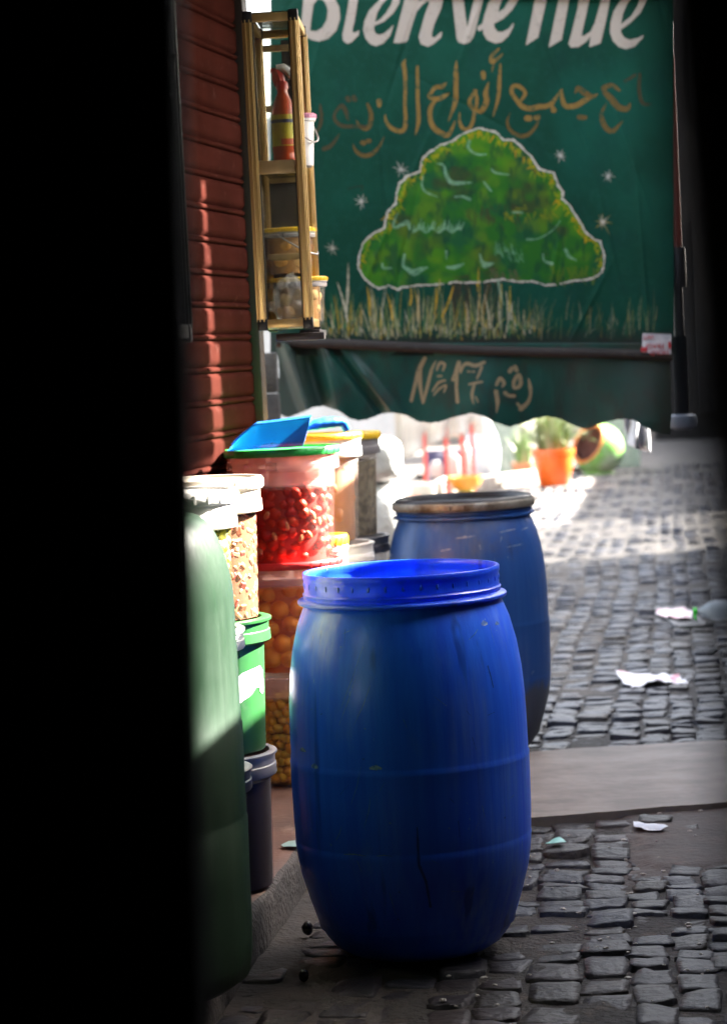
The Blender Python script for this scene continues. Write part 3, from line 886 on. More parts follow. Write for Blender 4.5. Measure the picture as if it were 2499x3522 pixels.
bucket('bucket', S3[2], .137, .124, .290, pepp, pinkmilk, lid=True, lidm=greenlid, fill='balls', fillm=red_core, fill_h=.202, label='big clear bucket of red cherry peppers with a green lid under the blue scoop', group='buckets in the stack under the scoop', rim_h=.045, lid_h=.016, rim_out=.012, core=.88, clips=6)
fill_balls('cherry_pepper', S3[2], .137, .124, .29, .207, .034, pep, 'red or pale pickled pepper in the big bucket under the blue scoop', 'peppers in the big green lidded bucket', 'pepper', -165, 15, jit=.5, bmp=.14)
fill_balls('garlic_clove', S3[2], .1375, .1245, .29, .17, .0165, clove, 'small pale garlic clove among the red cherry peppers', 'garlic cloves among the peppers', 'garlic clove', -150, 0, sq=(.8, .8, 1.5), jit=5.0, z0=.03) if False else None
for k in range(9):
    a = R(rng.uniform(-140, -10)); z = rng.uniform(.02, .165)
    if k == 0:
        mbq = MB(); mbq.ball((0, 0, 0), .0085, 10, 8, sc=(.8, .8, 1.5)); gc0 = mbq.build('garlic_clove', clove[0]); o = gc0
    else:
        o = gc0.copy(); col.objects.link(o)
    r = .124 + .013 * z / .29 - .0085
    o.location = S3[2] + Vector((r * cos(a), r * sin(a), z)); o.rotation_euler = (rng.uniform(-.6, .6), rng.uniform(-.6, .6), 0)
    tag(o, 'small pale garlic clove among the red cherry peppers', 'garlic clove', 'garlic cloves among the peppers')

# --- yellow capped jar, brown lemons, herb bucket behind
pj = at(1180, 1905, 6.66)
jb = bucket('bucket', Vector((pj.x - .065, 6.69, .102)), .078, .07, .30, whitepl, whitepl, label='plain white bucket under the yellow capped jar behind the blue barrel', group='white buckets behind the blue barrel', rim_h=.03)
jb2 = bucket('jar', Vector((pj.x - .065, 6.69, .405)), .075, .078, .30, whitepl, whitepl, lid=True, lidm=yellowlid, lid_h=.026, rim_h=.02, rim_out=.004, label='white plastic jar with a bright yellow cap behind the stack of clear buckets', cat='jar')
x4 = at(1243, 1530, 6.92).x - .134
S4 = [Vector((x4 + .02, 6.95, .102)), Vector((x4 + .02, 6.95, .395)), Vector((x4, 6.95, .69))]
bucket('bucket', S4[0], .128, .12, .288, milk, greypl, fill='liquid', fillm=grain, fill_h=.2, label='milky bucket lowest under the brown lemons, hidden by the blue barrel', group='buckets under the brown lemons', rim_h=.04)
bucket('bucket', S4[1], .126, .118, .290, milk, whitepl, fill='liquid', fillm=grain, fill_h=.2, label='milky bucket with a broad white rim directly under the brown lemons', group='buckets under the brown lemons', rim_h=.055)
bucket('bucket', S4[2], .124, .114, .300, clearp, whitepl, lid=True, lidm=yellowlid, fill='balls', fillm=brown_core, fill_h=.25, label='clear bucket of brownish lemons in cloudy brine, white rim, behind the peppers', group='buckets under the brown lemons', rim_h=.055, core=.9)
fill_balls('brown_lemon', S4[2], .124, .114, .30, .25, .06, brown_l, 'brownish preserved lemon in the cloudy bucket behind the peppers', 'brown lemons in the cloudy bucket', 'lemon', -150, 20, jit=.8, bmp=.2)
x5 = at(1306, 1520, 7.38).x - .132
S5 = [Vector((x5 + .012, 7.4, .102)), Vector((x5 + .012, 7.4, .39)), Vector((x5, 7.4, .672))]
bucket('bucket', S5[0], .128, .12, .285, milk, greypl, fill='liquid', fillm=grain, fill_h=.2, label='pale bucket at the foot of the farthest stack', group='buckets under the chopped olives', rim_h=.04)
bucket('bucket', S5[1], .126, .118, .280, milk, greypl, fill='liquid', fillm=grain, fill_h=.2, label='pale bucket of grain with a grey white rim, second in the farthest stack', group='buckets under the chopped olives', rim_h=.05)
bucket('bucket', S5[2], .122, .112, .300, clearp, greypl, lid=True, lidm=yellowlid, fill='mass', fillm=herb, fill_h=.235, label='tall clear bucket of chopped grey green olives with a yellow lid', group='buckets under the chopped olives', rim_h=.05, lid_h=.018)

# pails by the display case
q = CM @ Vector((CW * .62, .31, .012))
bucket('pail', q, .068, .062, .110, clearp, milk, lid=True, lidm=yellowlid, fill='balls', fillm=amber_core, fill_h=.095, rim_h=.018, lid_h=.008, rim_out=.005, label='small pail of yellow fruit with a yellow lid, lower of two by the gold case', group='yellow lidded pails by the gold case', cat='pail', core=.75)
fill_balls('pail_fruit', q, .068, .062, .11, .10, .042, pale, 'yellow fruit in the lower small pail beside the gold case', 'fruits in the lower small pail', 'fruit', -170, 40, bmp=.05)
q2 = CM @ Vector((CW * .46, .30, .135))
bucket('pail', q2, .066, .060, .112, clearp, milk, lid=True, lidm=yellowlid, fill='balls', fillm=amber_core, fill_h=.095, rim_h=.018, lid_h=.008, rim_out=.005, handle=R(-20), label='small pail of yellow fruit with a wire handle, upper of two by the gold case', group='yellow lidded pails by the gold case', cat='pail', core=.75)
fill_balls('pail_fruit', q2, .066, .060, .112, .10, .042, pale, 'yellow fruit in the upper small pail beside the gold case', 'fruits in the upper small pail', 'fruit', -170, 40, bmp=.05)
q3 = at(1034, 575, 6.05)
bucket('pail', Vector((q3.x, 6.10, q3.z)), .038, .032, .125, whitepl, whitepl, lid=True, lidm=pinklid, rim_h=.01, lid_h=.010, rim_out=.004, handle=R(-35), label='small white pail with a pink lid on the right side of the gold case', cat='pail')
mb = MB(); mb.tube([(q3.x - .06, 6.10, q3.z - .008), (q3.x + .01, 6.10, q3.z - .008)], .008, 10)
tag(mb.build('shelf_peg', yellowlid), 'short yellow peg under the white pail on the gold case', 'peg')

# ================================================================== GREEN BARREL
def green_barrel():
    xr = at(843, 2700, 4.32).x; r = .27
    c = Vector((xr - r, 4.32, .102))
    H = at(700, 1783, 4.2).z - .102
    m = M_drum('green_barrel_plastic', (.0068, .0180, .0094), (.0098, .0245, .0128), (.042, .064, .046), .5, rough=.40, rings=.55, spec=.14)
    mb = MB()
    prof = [(0, .004), (r - .03, .004), (r - .008, .02), (r - .002, .06)]
    prof += [(r, z) for z in (.12, .2)] + [(r + .0015, .30), (r - .001, .305), (r, .31)] + [(r, .40), (r + .001, .47), (r - .0012, .474), (r - .002, .56)]
    zt = H
    for k in range(1, 15):
        t = k / 14; a = t * pi / 2
        prof.append((r - .002 - .070 * (1 - cos(a)) ** .95, zt - .17 + .17 * sin(a)))
    prof += [(r - .10, zt + .001), (r - .12, zt - .004), (r - .14, zt - .012), (0, zt - .012)]
    mb.lathe(prof, 96)
    o = mb.build('plastic_barrel', m, loc=c, smooth=50)
    tag(o, 'tall scuffed green plastic barrel with a rounded top, half lit, at the left', 'barrel')
green_barrel()

# ================================================================== BLUE BARRELS
RIMZ = .785
def drum_prof(k=1.0):
    P = [(0, .006), (.13, .006), (.150, .010), (.172, .024), (.190, .047), (.2045, .078), (.2155, .112), (.2250, .145), (.2325, .172), (.2380, .205), (.2405, .228),
         (.2416, .240), (.2406, .243), (.2412, .247), (.2428, .29), (.2438, .36), (.2438, .398), (.2444, .402), (.2424, .409), (.2420, .415), (.2418, .46), (.2405, .52), (.2360, .58), (.2280, .632), (.2160, .680), (.2035, .712), (.1985, .722)]
    return P
def blue_barrel(name, c, mat, label, open_top=True, rz=0.0):
    root = empty(name, c, rz, label, 'barrel', 'blue plastic barrels in the alley')
    mb = MB()
    inner = [(.1985, .722), (.1955, .7215), (.196, .716), (.21, .68), (.235, .52), (.236, .25), (.2, .06), (.14, .02), (0, .02)]
    mb.lathe(drum_prof(), 128); mb.lathe(inner, 96)
    mb.build('body', mat, root, smooth=50)
    return root
drum_m = M_drum('blue_drum_plastic', (.009, .084, .86), (.024, .165, .98), (.24, .42, .74), .75, rough=.30)
D1 = gnd(1440, 3262)
d1 = blue_barrel('blue_barrel', D1, drum_m, 'open bright blue plastic barrel standing in front, at the kerb', rz=R(20))
# threaded collar with a flange, moulded marks all round
mb = MB()
mb.lathe([(.1985, .722), (.2115, .7225), (.2128, .7245), (.2128, .7285), (.2110, .731), (.2035, .7325), (.2005, .7345), (.2005, .739), (.2018, .7405), (.2018, .7435), (.2000, .745), (.1985, .748), (.1985, .772), (.2000, .7745), (.2000, .784), (.1985, .786), (.1935, .786), (.1920, .784), (.1915, .774), (.1935, .768), (.1935, .752), (.1915, .748), (.1955, .7215)], 128)
for k in range(36):
    a = 2 * pi * k / 36
    mb.ball((.1979 * cos(a), .1979 * sin(a), .7615), .0028, 8, 6, sc=(.8, 1, 2.1), rot=Matrix.Rotation(a, 3, 'Z'))
mb.build('collar', M_drum('blue_collar_plastic', (.008, .065, .62), (.014, .095, .74), (.24, .38, .64), .4, rough=.3, glow=.35), d1, smooth=45)

drum2_m = M_drum('worn_blue_plastic', (0.0112, 0.068, 0.288), (0.0208, 0.1, 0.352), (0.192, 0.24, 0.304), .9, grime=(0.084, 0.088, 0.1), grime_lo=.52, grime_hi=.74, rough=.4, mud_z=.20)
D2 = gnd(1632, 2588)
d2 = blue_barrel('blue_barrel', D2, drum2_m, 'dull worn blue plastic barrel behind, closed by a metal ring', rz=R(70))
# lower band grime on the far barrel is real dirt: its own mottled skin just proud of the body
steel = M_('ring_steel', (.42, .40, .35), .5, (.20, .17, .13), 12, metal=.7, dirt=(.12, .08, .05), dscale=9, dlo=.5, dhi=.65)
blk = M_('black_lid', (.022, .022, .026), .38, (.04, .04, .045), 8)
mb = MB(); mb.lathe([(.1985, .722), (.206, .7225), (.2125, .726), (.2125, .731), (.203, .733), (.200, .737), (.207, .738), (.208, .742), (.200, .744), (.200, .752), (.1955, .752), (.1955, .722)], 96)
mb.build('neck', drum2_m, d2, smooth=45)
mb = MB(); mb.lathe([(.206, .748), (.2135, .749), (.2155, .752), (.2155, .768), (.2135, .772), (.2105, .773), (.209, .769), (.208, .75)], 96)
mb.build('clamp_ring', steel, d2, smooth=45)
mb = MB()
mb.lathe([(.207, .752), (.208, .774), (.2045, .781), (.200, .783), (.195, .781), (.192, .772), (.190, .770), (.184, .771), (.182, .776), (.179, .776), (.176, .766), (0, .764)], 96)
mb.build('lid', blk, d2, smooth=45)
mb = MB(); a = R(-100 - 70)
Mz = Matrix.Rotation(a, 3, 'Z')
mb.box(Mz @ Vector((.2175, 0, .760)), (.006, .06, .016), rz=a, bev=.002); mb.box(Mz @ Vector((.2215, .012, .760)), (.005, .03, .010), rz=a, bev=.0015)
mb.tube([Mz @ Vector((.2225, -.012, .752)), Mz @ Vector((.2225, -.012, .769))], .004, 8)
mb.build('clasp', M_('rusty_clasp', (.16, .11, .08), .6, (.30, .24, .19), 30, metal=.5), d2)

def decal(root, name, path, wid, mat):
    """a thin mark on the barrel's skin: path of (degrees from the side seen, height)"""
    P = drum_prof(); zs = [q[1] for q in P]; rs = [q[0] for q in P]
    mb = MB(); vs = []
    base = -90 - math.degrees(root.rotation_euler.z)
    L = []
    for i in range(len(path) - 1):
        for k in range(6): t = k / 6; L.append((path[i][0] * (1 - t) + path[i + 1][0] * t, path[i][1] * (1 - t) + path[i + 1][1] * t, wid[i] * (1 - t) + wid[i + 1] * t))
    L.append((*path[-1], wid[-1]))
    for i, (a, z, w_) in enumerate(L):
        a2, z2, _ = L[min(i + 1, len(L) - 1)]; a1, z1, _ = L[max(i - 1, 0)]
        dx, dz = R(a2 - a1) * .24, z2 - z1; n = math.hypot(dx, dz) + 1e-9
        w_ = w_ * (1 + .35 * noise.noise(Vector((i * .9, a, z * 9))))
        for sgn in (-.5, .5):
            az = a + math.degrees(sgn * w_ * dz / n / .24); zz = z - sgn * w_ * dx / n
            r = np.interp(zz, zs, rs) + .0006
            vs.append((r * cos(R(base + az)), r * sin(R(base + az)), zz))
    mb.add(vs, [(2 * i, 2 * i + 1, 2 * i + 3, 2 * i + 2) for i in range(len(L) - 1)])
    mb.build(name, mat, root, smooth=0)
stain = M_('drip_stain', (.008, .055, .42), .35, (.006, .035, .25), 40); scuff = M_('scuff_pale', (.26, .36, .50), .6, (.05, .14, .5), 90, lo=.42, hi=.58); scuffd = M_('scuff_grey', (.40, .42, .44), .6, (.12, .18, .36), 70, lo=.4, hi=.6)
decal(d1, 'drip_stain', [(1, .30), (1, .225), (4, .19), (6, .135)], [.002, .006, .005, .005], stain)
decal(d1, 'drip_stain', [(43, .60), (45, .555)], [.003, .002], stain)
for a, z, a2, z2, w_ in ((34, .655, 41, .672, .0016), (-22, .655, -34, .53, .0009), (-18, .58, -27, .50, .0009), (-35, .50, -25, .60, .0008), (-24, .30, -20, .36, .0010), (-30, .345, -24, .42, .0008), (-40, .27, -36, .30, .0012), (52, .33, 56, .335, .001)):
    decal(d1, 'scratch', [(a, z), ((a + a2) / 2 + .6, (z + z2) / 2), (a2, z2)], [w_ * .5, w_, w_ * .4], scuff)
for a, z, w_, h_ in ((-30, .2435, .003, 6), (-15, .2435, .002, 4), (-17, .417, .010, 3), (-52, .412, .012, 2.4), (47, .68, .012, 2.5), (58, .675, .008, 2), (-62, .44, .010, 3)):
    decal(d1, 'scuff', [(a - h_, z), (a, z + .002), (a + h_, z)], [w_ * .4, w_, w_ * .3], scuff)
rs_ = random.Random(5)
for k in range(46):                              # small knocks and hairlines all over the front
    a = rs_.uniform(-72, 72); z = rs_.uniform(.08, .69); t = rs_.random()
    if t < .55: p_ = [(a, z), (a + rs_.uniform(-2, 2), z - rs_.uniform(.01, .05))]; w_ = rs_.uniform(.0006, .0013)
    elif t < .8: p_ = [(a, z), (a + rs_.uniform(1.5, 6) * rs_.choice((-1, 1)), z + rs_.uniform(-.03, .03))]; w_ = rs_.uniform(.0005, .001)
    else: p_ = [(a, z), (a + .8, z + rs_.uniform(-.003, .003))]; w_ = rs_.uniform(.0018, .004)
    decal(d1, 'scratch', p_, [w_, w_ * .5], scuff if rs_.random() < .75 else stain)
for k in range(22):
    a = rs_.uniform(-60, 75); z = rs_.uniform(.25, .69); w_ = rs_.uniform(.001, .003)
    decal(d2, 'scratch', [(a, z), (a + rs_.uniform(-3, 3), z - rs_.uniform(.005, .04))], [w_, w_ * .4], scuffd)
for a, z, w_, h_ in ((-2, .675, .007, 8), (-17, .64, .005, 4), (34, .685, .004, 8), (38, .64, .0025, 9), (55, .685, .003, 6)):
    decal(d2, 'scuff', [(a - h_, z - .003), (a, z), (a + h_, z + .002)], [w_ * .3, w_, w_ * .3], scuffd)

# ================================================================== BLUE SCOOP
def scoop():
    L0 = at(783, 1558, 6.18); H0 = at(1068, 1475, 6.25)
    zt = S3[2].z + .29 + .016
    m, nt, b = newmat('scoop_blue')
    nt.links.new(mixc(nt, noise_fac(nt, 90, lo=.66, hi=.72), mixc(nt, noise_fac(nt, 6), (.012, .13, .50), (.022, .19, .58)), (.01, .03, .08)), b.inputs['Base Color']); b.inputs['Roughness'].default_value = .28
    b.inputs['Subsurface Weight'].default_value = .12; b.inputs['Subsurface Radius'].default_value = (.2, .7, 1.0); b.inputs['Subsurface Scale'].default_value = .02
    root = empty('flour_scoop', (p3.x, 6.27, zt), 0, 'blue plastic scoop lying on the green lid of the pepper bucket', 'scoop')
    # trough along local x: nose at the left (-), back wall right
    A = Vector((L0.x - p3.x, L0.y - 6.27, 0)); Bk = Vector((H0.x - p3.x + .002, H0.y - 6.27, 0))
    n, k = 26, 15; mb = MB(); T = []
    for side in (0, 1):                       # outer and inner skin
        vs = []
        for i in range(n):
            t = i / (n - 1)
            ax = A.lerp(Bk, t)
            wid = .060 * min(1, (t * 2.4) ** .55 + .06)
            wall = .014 + .046 * min(1, t * 3.2) ** .8 + .016 * t
            for j in range(k):
                a = (j / (k - 1) - .5) * 2
                y = wid * math.copysign(abs(a) ** .72, a)
                z = wall * (abs(a) ** 2.6) + .004
                off = -.0022 if side else 0
                y2 = y * (1 - .035 * side); z2 = z + (.0022 if side and abs(a) < .9 else 0)
                vs.append((ax.x + .012 * abs(a) ** 2 * (1 - t) + .026 * (min(1, z2 / .07) - 1) * max(0, (t - .72) / .28), ax.y + y2, z2))
        T.append(vs)
    vs = T[0] + T[1]; m0 = n * k; fs = []
    for i in range(n - 1):
        for j in range(k - 1):
            q = (i * k + j, (i + 1) * k + j, (i + 1) * k + j + 1, i * k + j + 1)
            fs.append(q[::-1]); fs.append(tuple(v + m0 for v in q))
        for j in (0, k - 1):
            fs.append((i * k + j, (i + 1) * k + j, (i + 1) * k + j + m0, i * k + j + m0))
    for j in range(k - 1): fs.append((j, j + 1, j + 1 + m0, j + m0))
    # back wall
    bk = [(n - 1) * k + j for j in range(k)]
    fs.append(tuple(bk))
    mb.add(vs, fs)
    mb.build('bowl', m, root, smooth=50)
    # rim roll
    mb = MB()
    rim = [vs[i * k] for i in range(n)]
    mb.tube([Vector(v) + Vector((0, 0, .001)) for v in rim], .0026, 6)
    rim = [vs[i * k + k - 1] for i in range(n)]
    mb.tube([Vector(v) + Vector((0, 0, .001)) for v in rim], .0026, 6)
    mb.build('edge', m, root)
    # handle
    h0 = Vector((Bk.x - .022, Bk.y - .01, .052)); e = at(1192, 1452, 6.30); h1 = Vector((e.x - p3.x, e.y - 6.27, e.z - zt))
    mb = MB(); pts = []; rad = []
    for i in range(15):
        t = i / 14; p = h0.lerp(h1, t); p.z += .006 * sin(pi * t)
        if t > .88: p.z -= .02 * ((t - .88) / .12) ** 2
        pts.append(p); rad.append(.0095 + .004 * sin(pi * t) + .002 * abs(sin(t * 16)) * (t > .25))
    mb.tube(pts, rad, 12)
    mb.build('handle', m, root, smooth=60)
scoop()
# ================================================================== PAINTED AWNING CLOTH
BY = 8.45
STEP = 2.3
class Canvas:
    """painted cloth: colour per vertex of a fine real sheet; x, y in photo-sized paint units"""
    def __init__(s, x0, y0, x1, y1, base):
        s.x0, s.y0 = x0, y0
        s.nx = int((x1 - x0) / STEP) + 1; s.ny = int((y1 - y0) / STEP) + 1
        s.X, s.Y = np.meshgrid(x0 + STEP * np.arange(s.nx), y0 + STEP * np.arange(s.ny))
        s.C = np.zeros((s.ny, s.nx, 3)) + np.array(base)
        s.rg = np.random.default_rng(11)
    def nz(s, sc, oct=3, seed=0, sx=1.0, sy=1.0):
        """smooth value noise 0..1"""
        out = np.zeros_like(s.X); amp = 1; tot = 0; f = 1 / sc
        for o in range(oct):
            g = np.random.default_rng(seed * 31 + o).random((64, 64))
            u = (s.X * f * sx + o * 17.3) % 63; v = (s.Y * f * sy + o * 9.1) % 63
            i = np.floor(u).astype(int); j = np.floor(v).astype(int); a = u - i; b = v - j
            a = a * a * (3 - 2 * a); b = b * b * (3 - 2 * b)
            i2 = (i + 1) % 64; j2 = (j + 1) % 64
            out += amp * ((g[j, i] * (1 - a) + g[j, i2] * a) * (1 - b) + (g[j2, i] * (1 - a) + g[j2, i2] * a) * b)
            tot += amp; amp *= .55; f *= 2.03
        return out / tot
    def mix(s, cov, c):
        cov = np.clip(cov, 0, 1)[..., None]
        s.C = s.C * (1 - cov) + np.array(c) * cov
    def win(s, x0, y0, x1, y1):
        i0 = max(0, int((x0 - s.x0) / STEP)); i1 = min(s.nx, int((x1 - s.x0) / STEP) + 2)
        j0 = max(0, int((y0 - s.y0) / STEP)); j1 = min(s.ny, int((y1 - s.y0) / STEP) + 2)
        return (slice(j0, max(j0, j1)), slice(i0, max(i0, i1)))
    def mixw(s, w, cov, c):
        cov = np.clip(cov, 0, 1)[..., None]
        s.C[w] = s.C[w] * (1 - cov) + np.array(c) * cov
    def poly(s, pts, c, erode=None, amt=1.0, holes=()):
        P = np.array(pts, float)
        w = s.win(P[:, 0].min() - 4, P[:, 1].min() - 4, P[:, 0].max() + 4, P[:, 1].max() + 4)
        X, Y = s.X[w], s.Y[w]; cov = np.zeros_like(X)
        if X.size == 0: return
        for dx, dy in ((-.3, -.3), (.3, -.3), (-.3, .3), (.3, .3)):
            ins = np.zeros(X.shape, bool)
            for L in [pts] + list(holes):
                j = len(L) - 1
                for i in range(len(L)):
                    (xi, yi), (xj, yj) = L[i], L[j]
                    if yi != yj:
                        yy = Y + dy * STEP
                        ins ^= ((yi > yy) != (yj > yy)) & (X + dx * STEP < (xj - xi) * (yy - yi) / (yj - yi) + xi)
                    j = i
            cov += ins * .25
        if erode is not None: cov = cov * erode[w]
        s.mixw(w, cov * amt, c)
        return w, cov
    def stroke(s, pts, wid, c, amt=1.0, erode=None, soft=1.6):
        pts = [Vector((p[0], p[1], 0)) for p in pts]
        if not hasattr(wid, '__len__'): wid = [wid] * len(pts)
        # smooth the path
        if len(pts) > 2:
            Q = []; W = []
            for i in range(len(pts) - 1):
                p0 = pts[max(i - 1, 0)]; p1 = pts[i]; p2 = pts[i + 1]; p3_ = pts[min(i + 2, len(pts) - 1)]
                for k in range(5):
                    t = k / 5
                    Q.append(.5 * ((2 * p1) + (p2 - p0) * t + (2 * p0 - 5 * p1 + 4 * p2 - p3_) * t * t + (3 * p1 - p0 - 3 * p2 + p3_) * t ** 3))
                    W.append(wid[i] * (1 - t) + wid[i + 1] * t)
            Q.append(pts[-1]); W.append(wid[-1]); pts, wid = Q, W
        mw = max(wid)
        w = s.win(min(p.x for p in pts) - mw, min(p.y for p in pts) - mw, max(p.x for p in pts) + mw, max(p.y for p in pts) + mw)
        X, Y = s.X[w], s.Y[w]
        if X.size == 0: return
        best = np.full(X.shape, -1e9)
        for a, b, wa, wb in zip(pts, pts[1:], wid, wid[1:]):
            d = b - a; L = max(d.length_squared, 1e-6)
            t = np.clip(((X - a.x) * d.x + (Y - a.y) * d.y) / L, 0, 1)
            dist = np.hypot(X - a.x - t * d.x, Y - a.y - t * d.y)
            best = np.maximum(best, (wa * (1 - t) + wb * t) / 2 - dist)
        cov = np.clip(best / soft + .5, 0, 1)
        if erode is not None: cov = cov * erode[w]
        s.mixw(w, cov * amt, c)
Z1 = lambda L: [(1000 + x / 2.498, y / 2.498) for x, y in L]
Z2 = lambda L: [(1600 + x / 2.32, y / 2.32) for x, y in L]
Z3 = lambda L: [(1200 + x / 1.7095, 420 + y / 1.7095) for x, y in L]
Z6 = lambda L: [(880 + x / 2.137, 1120 + y / 2.137) for x, y in L]
Z7 = lambda L: [(1600 + x / 2.03, 1120 + y / 2.03) for x, y in L]
BX0, BX1, BYT, BYB = 930, 2318, -360, 1224
cv = Canvas(BX0, BYT, BX1, BYB, (.003, .052, .029))
# cloth: green with mottling and rubbed places
cv.mix(.8 * np.clip((cv.nz(170, 4, 1) - .42) * 2.5, 0, 1), (.005, .076, .045))
cv.mix(.6 * np.clip((cv.nz(90, 4, 2) - .55) * 3, 0, 1), (.004, .042, .030))
cv.mix(.35 * np.clip((cv.nz(14, 3, 3) - .5) * 3, 0, 1), (.010, .08, .055))
cv.mix(.5 * np.clip((cv.nz(260, 2, 5, 1.6, .7) - .55) * 4, 0, 1), (.005, .086, .056))
# bottom: darker scuffed, earthy
cv.mix(np.clip((cv.Y - 1120) / 50, 0, 1) * (.5 + .5 * cv.nz(30, 3, 8)), (.028, .024, .020))
# --- cream brush lettering
cream = (.52, .43, .35)
er = np.clip(1.15 - 1.6 * np.clip(cv.nz(26, 4, 21) - .62, 0, 1), 0, 1)
letters = [
 (Z1([(250, -330), (130, -300), (118, -150), (108, 0), (92, 190), (100, 260), (135, 320), (185, 345), (240, 357), (320, 332), (390, 262), (424, 160), (415, 60), (380, -5), (330, -45), (395, -110), (420, -200), (380, -290)]),
  [Z1([(193, 40), (172, 190), (165, 262), (215, 270), (270, 240), (308, 170), (318, 90), (300, 30), (268, -5), (230, -8)]), Z1([(225, -230), (210, -80), (260, -75), (310, -130), (315, -190), (285, -240)])]),
 (Z1([(505, -60), (490, 60), (465, 190), (442, 300), (448, 350), (485, 378), (522, 362), (583, 302), (588, 260), (552, 280), (530, 276), (528, 250), (545, 190), (575, 0), (588, -60)]), []),
 (Z1([(530, -190), (515, -120), (560, -100), (600, -130), (605, -190), (565, -215)]), []),
 (Z1([(810, -60), (745, 15), (672, 90), (632, 180), (620, 260), (640, 330), (680, 380), (730, 397), (790, 375), (850, 310), (881, 222), (873, 219), (848, 248), (800, 288), (755, 300), (725, 285), (712, 250), (715, 222), (800, 185), (880, 112), (930, 30), (948, -50), (925, -110), (870, -115)]),
  [Z1([(720, 190), (740, 112), (780, 40), (830, -15), (868, -50), (880, -30), (860, 40), (812, 118), (762, 170)])]),
 (Z1([(985, -90), (970, 20), (922, 210), (880, 372), (928, 370), (990, 360), (1004, 340), (1045, 200), (1080, 100), (1130, 40), (1172, 8), (1190, 20), (1150, 125), (1096, 318), (1115, 380), (1175, 402), (1222, 380), (1290, 320), (1297, 270), (1275, 286), (1235, 322), (1210, 318), (1208, 290), (1230, 210), (1290, 70), (1312, -30), (1285, -80), (1200, -70), (1100, 10), (1085, -90)]), []),
 (Z1([(1378, -90), (1388, 20), (1405, 180), (1422, 335), (1440, 366), (1490, 380), (1535, 362), (1563, 325), (1579, 280), (1615, 130), (1649, 0), (1668, -90), (1590, -90), (1570, 0), (1545, 100), (1515, 235), (1500, 150), (1482, 0), (1470, -90)]), []),
 (Z2([(230, -70), (180, 30), (150, 120), (134, 188), (97, 213), (94, 240), (112, 250), (138, 232), (142, 270), (170, 320), (240, 348), (290, 335), (340, 290), (380, 215), (384, 180), (340, 232), (290, 256), (255, 252), (232, 222), (225, 190), (300, 150), (370, 80), (420, 0), (436, -70), (390, -120), (300, -120)]),
  [Z2([(262, 98), (270, 50), (290, 0), (325, -45), (352, -45), (345, 0), (308, 68)])]),
 (Z2([(568, -80), (550, 10), (480, 362), (578, 300), (645, 0), (660, -70), (740, -80), (755, -60), (738, 10), (662, 380), (765, 318), (825, 0), (838, -80), (810, -140), (620, -140)]), []),
 (Z2([(912, -80), (895, 60), (845, 260), (820, 350), (838, 380), (900, 375), (960, 335), (996, 290), (985, 378), (1075, 345), (1115, 180), (1150, 0), (1166, -80), (1088, -80), (1070, 40), (1030, 180), (995, 252), (950, 283), (925, 288), (930, 250), (960, 120), (985, 0), (1002, -80)]), []),
 (Z2([(1290, -60), (1230, 10), (1180, 90), (1155, 180), (1150, 260), (1175, 330), (1220, 375), (1280, 393), (1350, 370), (1420, 300), (1425, 280), (1370, 305), (1310, 318), (1265, 300), (1240, 260), (1240, 235), (1320, 180), (1400, 100), (1450, 0), (1464, -70), (1410, -120), (1340, -110)]),
  [Z2([(1240, 192), (1255, 110), (1290, 30), (1330, -25), (1372, -50), (1392, -30), (1372, 50), (1320, 130)])]),
]
for pts, holes in letters: cv.poly(pts, cream, erode=er, holes=holes)
crk = np.clip(1 - np.abs(cv.nz(60, 4, 33) - .5) * 90, 0, 1)
cv.C *= (1 - .25 * crk * (cv.C[..., 0] > .2))[..., None]
# --- brown Arabic line
br = (.30, .165, .038); br2 = (.17, .095, .024); br3 = (.075, .052, .022)
eb = np.clip(1.15 - 3.2 * np.clip(cv.nz(15, 4, 41) - .5, 0, 1), .2, 1) * (.72 + .28 * cv.nz(5, 2, 42))
def st(Z, pts, wid, c=br, k=None):
    k = k or (2.498 if Z is Z1 else 2.32)
    cv.stroke(Z(pts), [w * .88 / k for w in (wid if hasattr(wid, '__len__') else [wid] * len(pts))], c, erode=eb)
st(Z1, [(1085, 575), (1087, 700), (1088, 850), (1095, 1040), (1064, 1170)], [28, 32, 36, 40, 5])
st(Z1, [(985, 510), (968, 555), (978, 620), (983, 760), (978, 900), (985, 1030), (972, 1110), (925, 1128), (860, 1098), (818, 1045), (808, 985)], [6, 42, 40, 32, 32, 36, 42, 42, 40, 30, 8])
st(Z1, [(758, 870), (758, 905)], [48, 40]); st(Z1, [(800, 1175), (755, 1265), (690, 1325), (620, 1338), (560, 1300), (533, 1240)], [5, 26, 42, 42, 32, 6], br2)
st(Z1, [(615, 1225), (625, 1230)], 48, br2); st(Z1, [(660, 1212), (672, 1212)], 44, br2)
st(Z1, [(658, 895), (688, 980), (680, 1070), (640, 1108), (592, 1085), (562, 1035)], [26, 42, 46, 44, 30, 8], br2)
st(Z1, [(640, 1090), (545, 1085), (450, 1085), (388, 1045), (372, 990), (405, 935), (440, 910), (475, 965), (490, 1030)], [30, 36, 40, 36, 28, 28, 42, 44, 20], br3)
st(Z1, [(488, 845), (495, 860)], 48, br3); st(Z1, [(540, 838), (548, 855)], 48, br3)
st(Z1, [(415, 1150), (390, 1195), (340, 1255), (285, 1280)], [6, 26, 38, 46], br3)
st(Z1, [(250, 900), (262, 1000), (250, 1080), (205, 1160)], [20, 36, 36, 14], br3)
st(Z1, [(1334, 708), (1300, 742), (1240, 752), (1205, 795), (1188, 830), (1250, 852), (1310, 830), (1360, 800)], [6, 44, 40, 32, 38, 46, 42, 8])
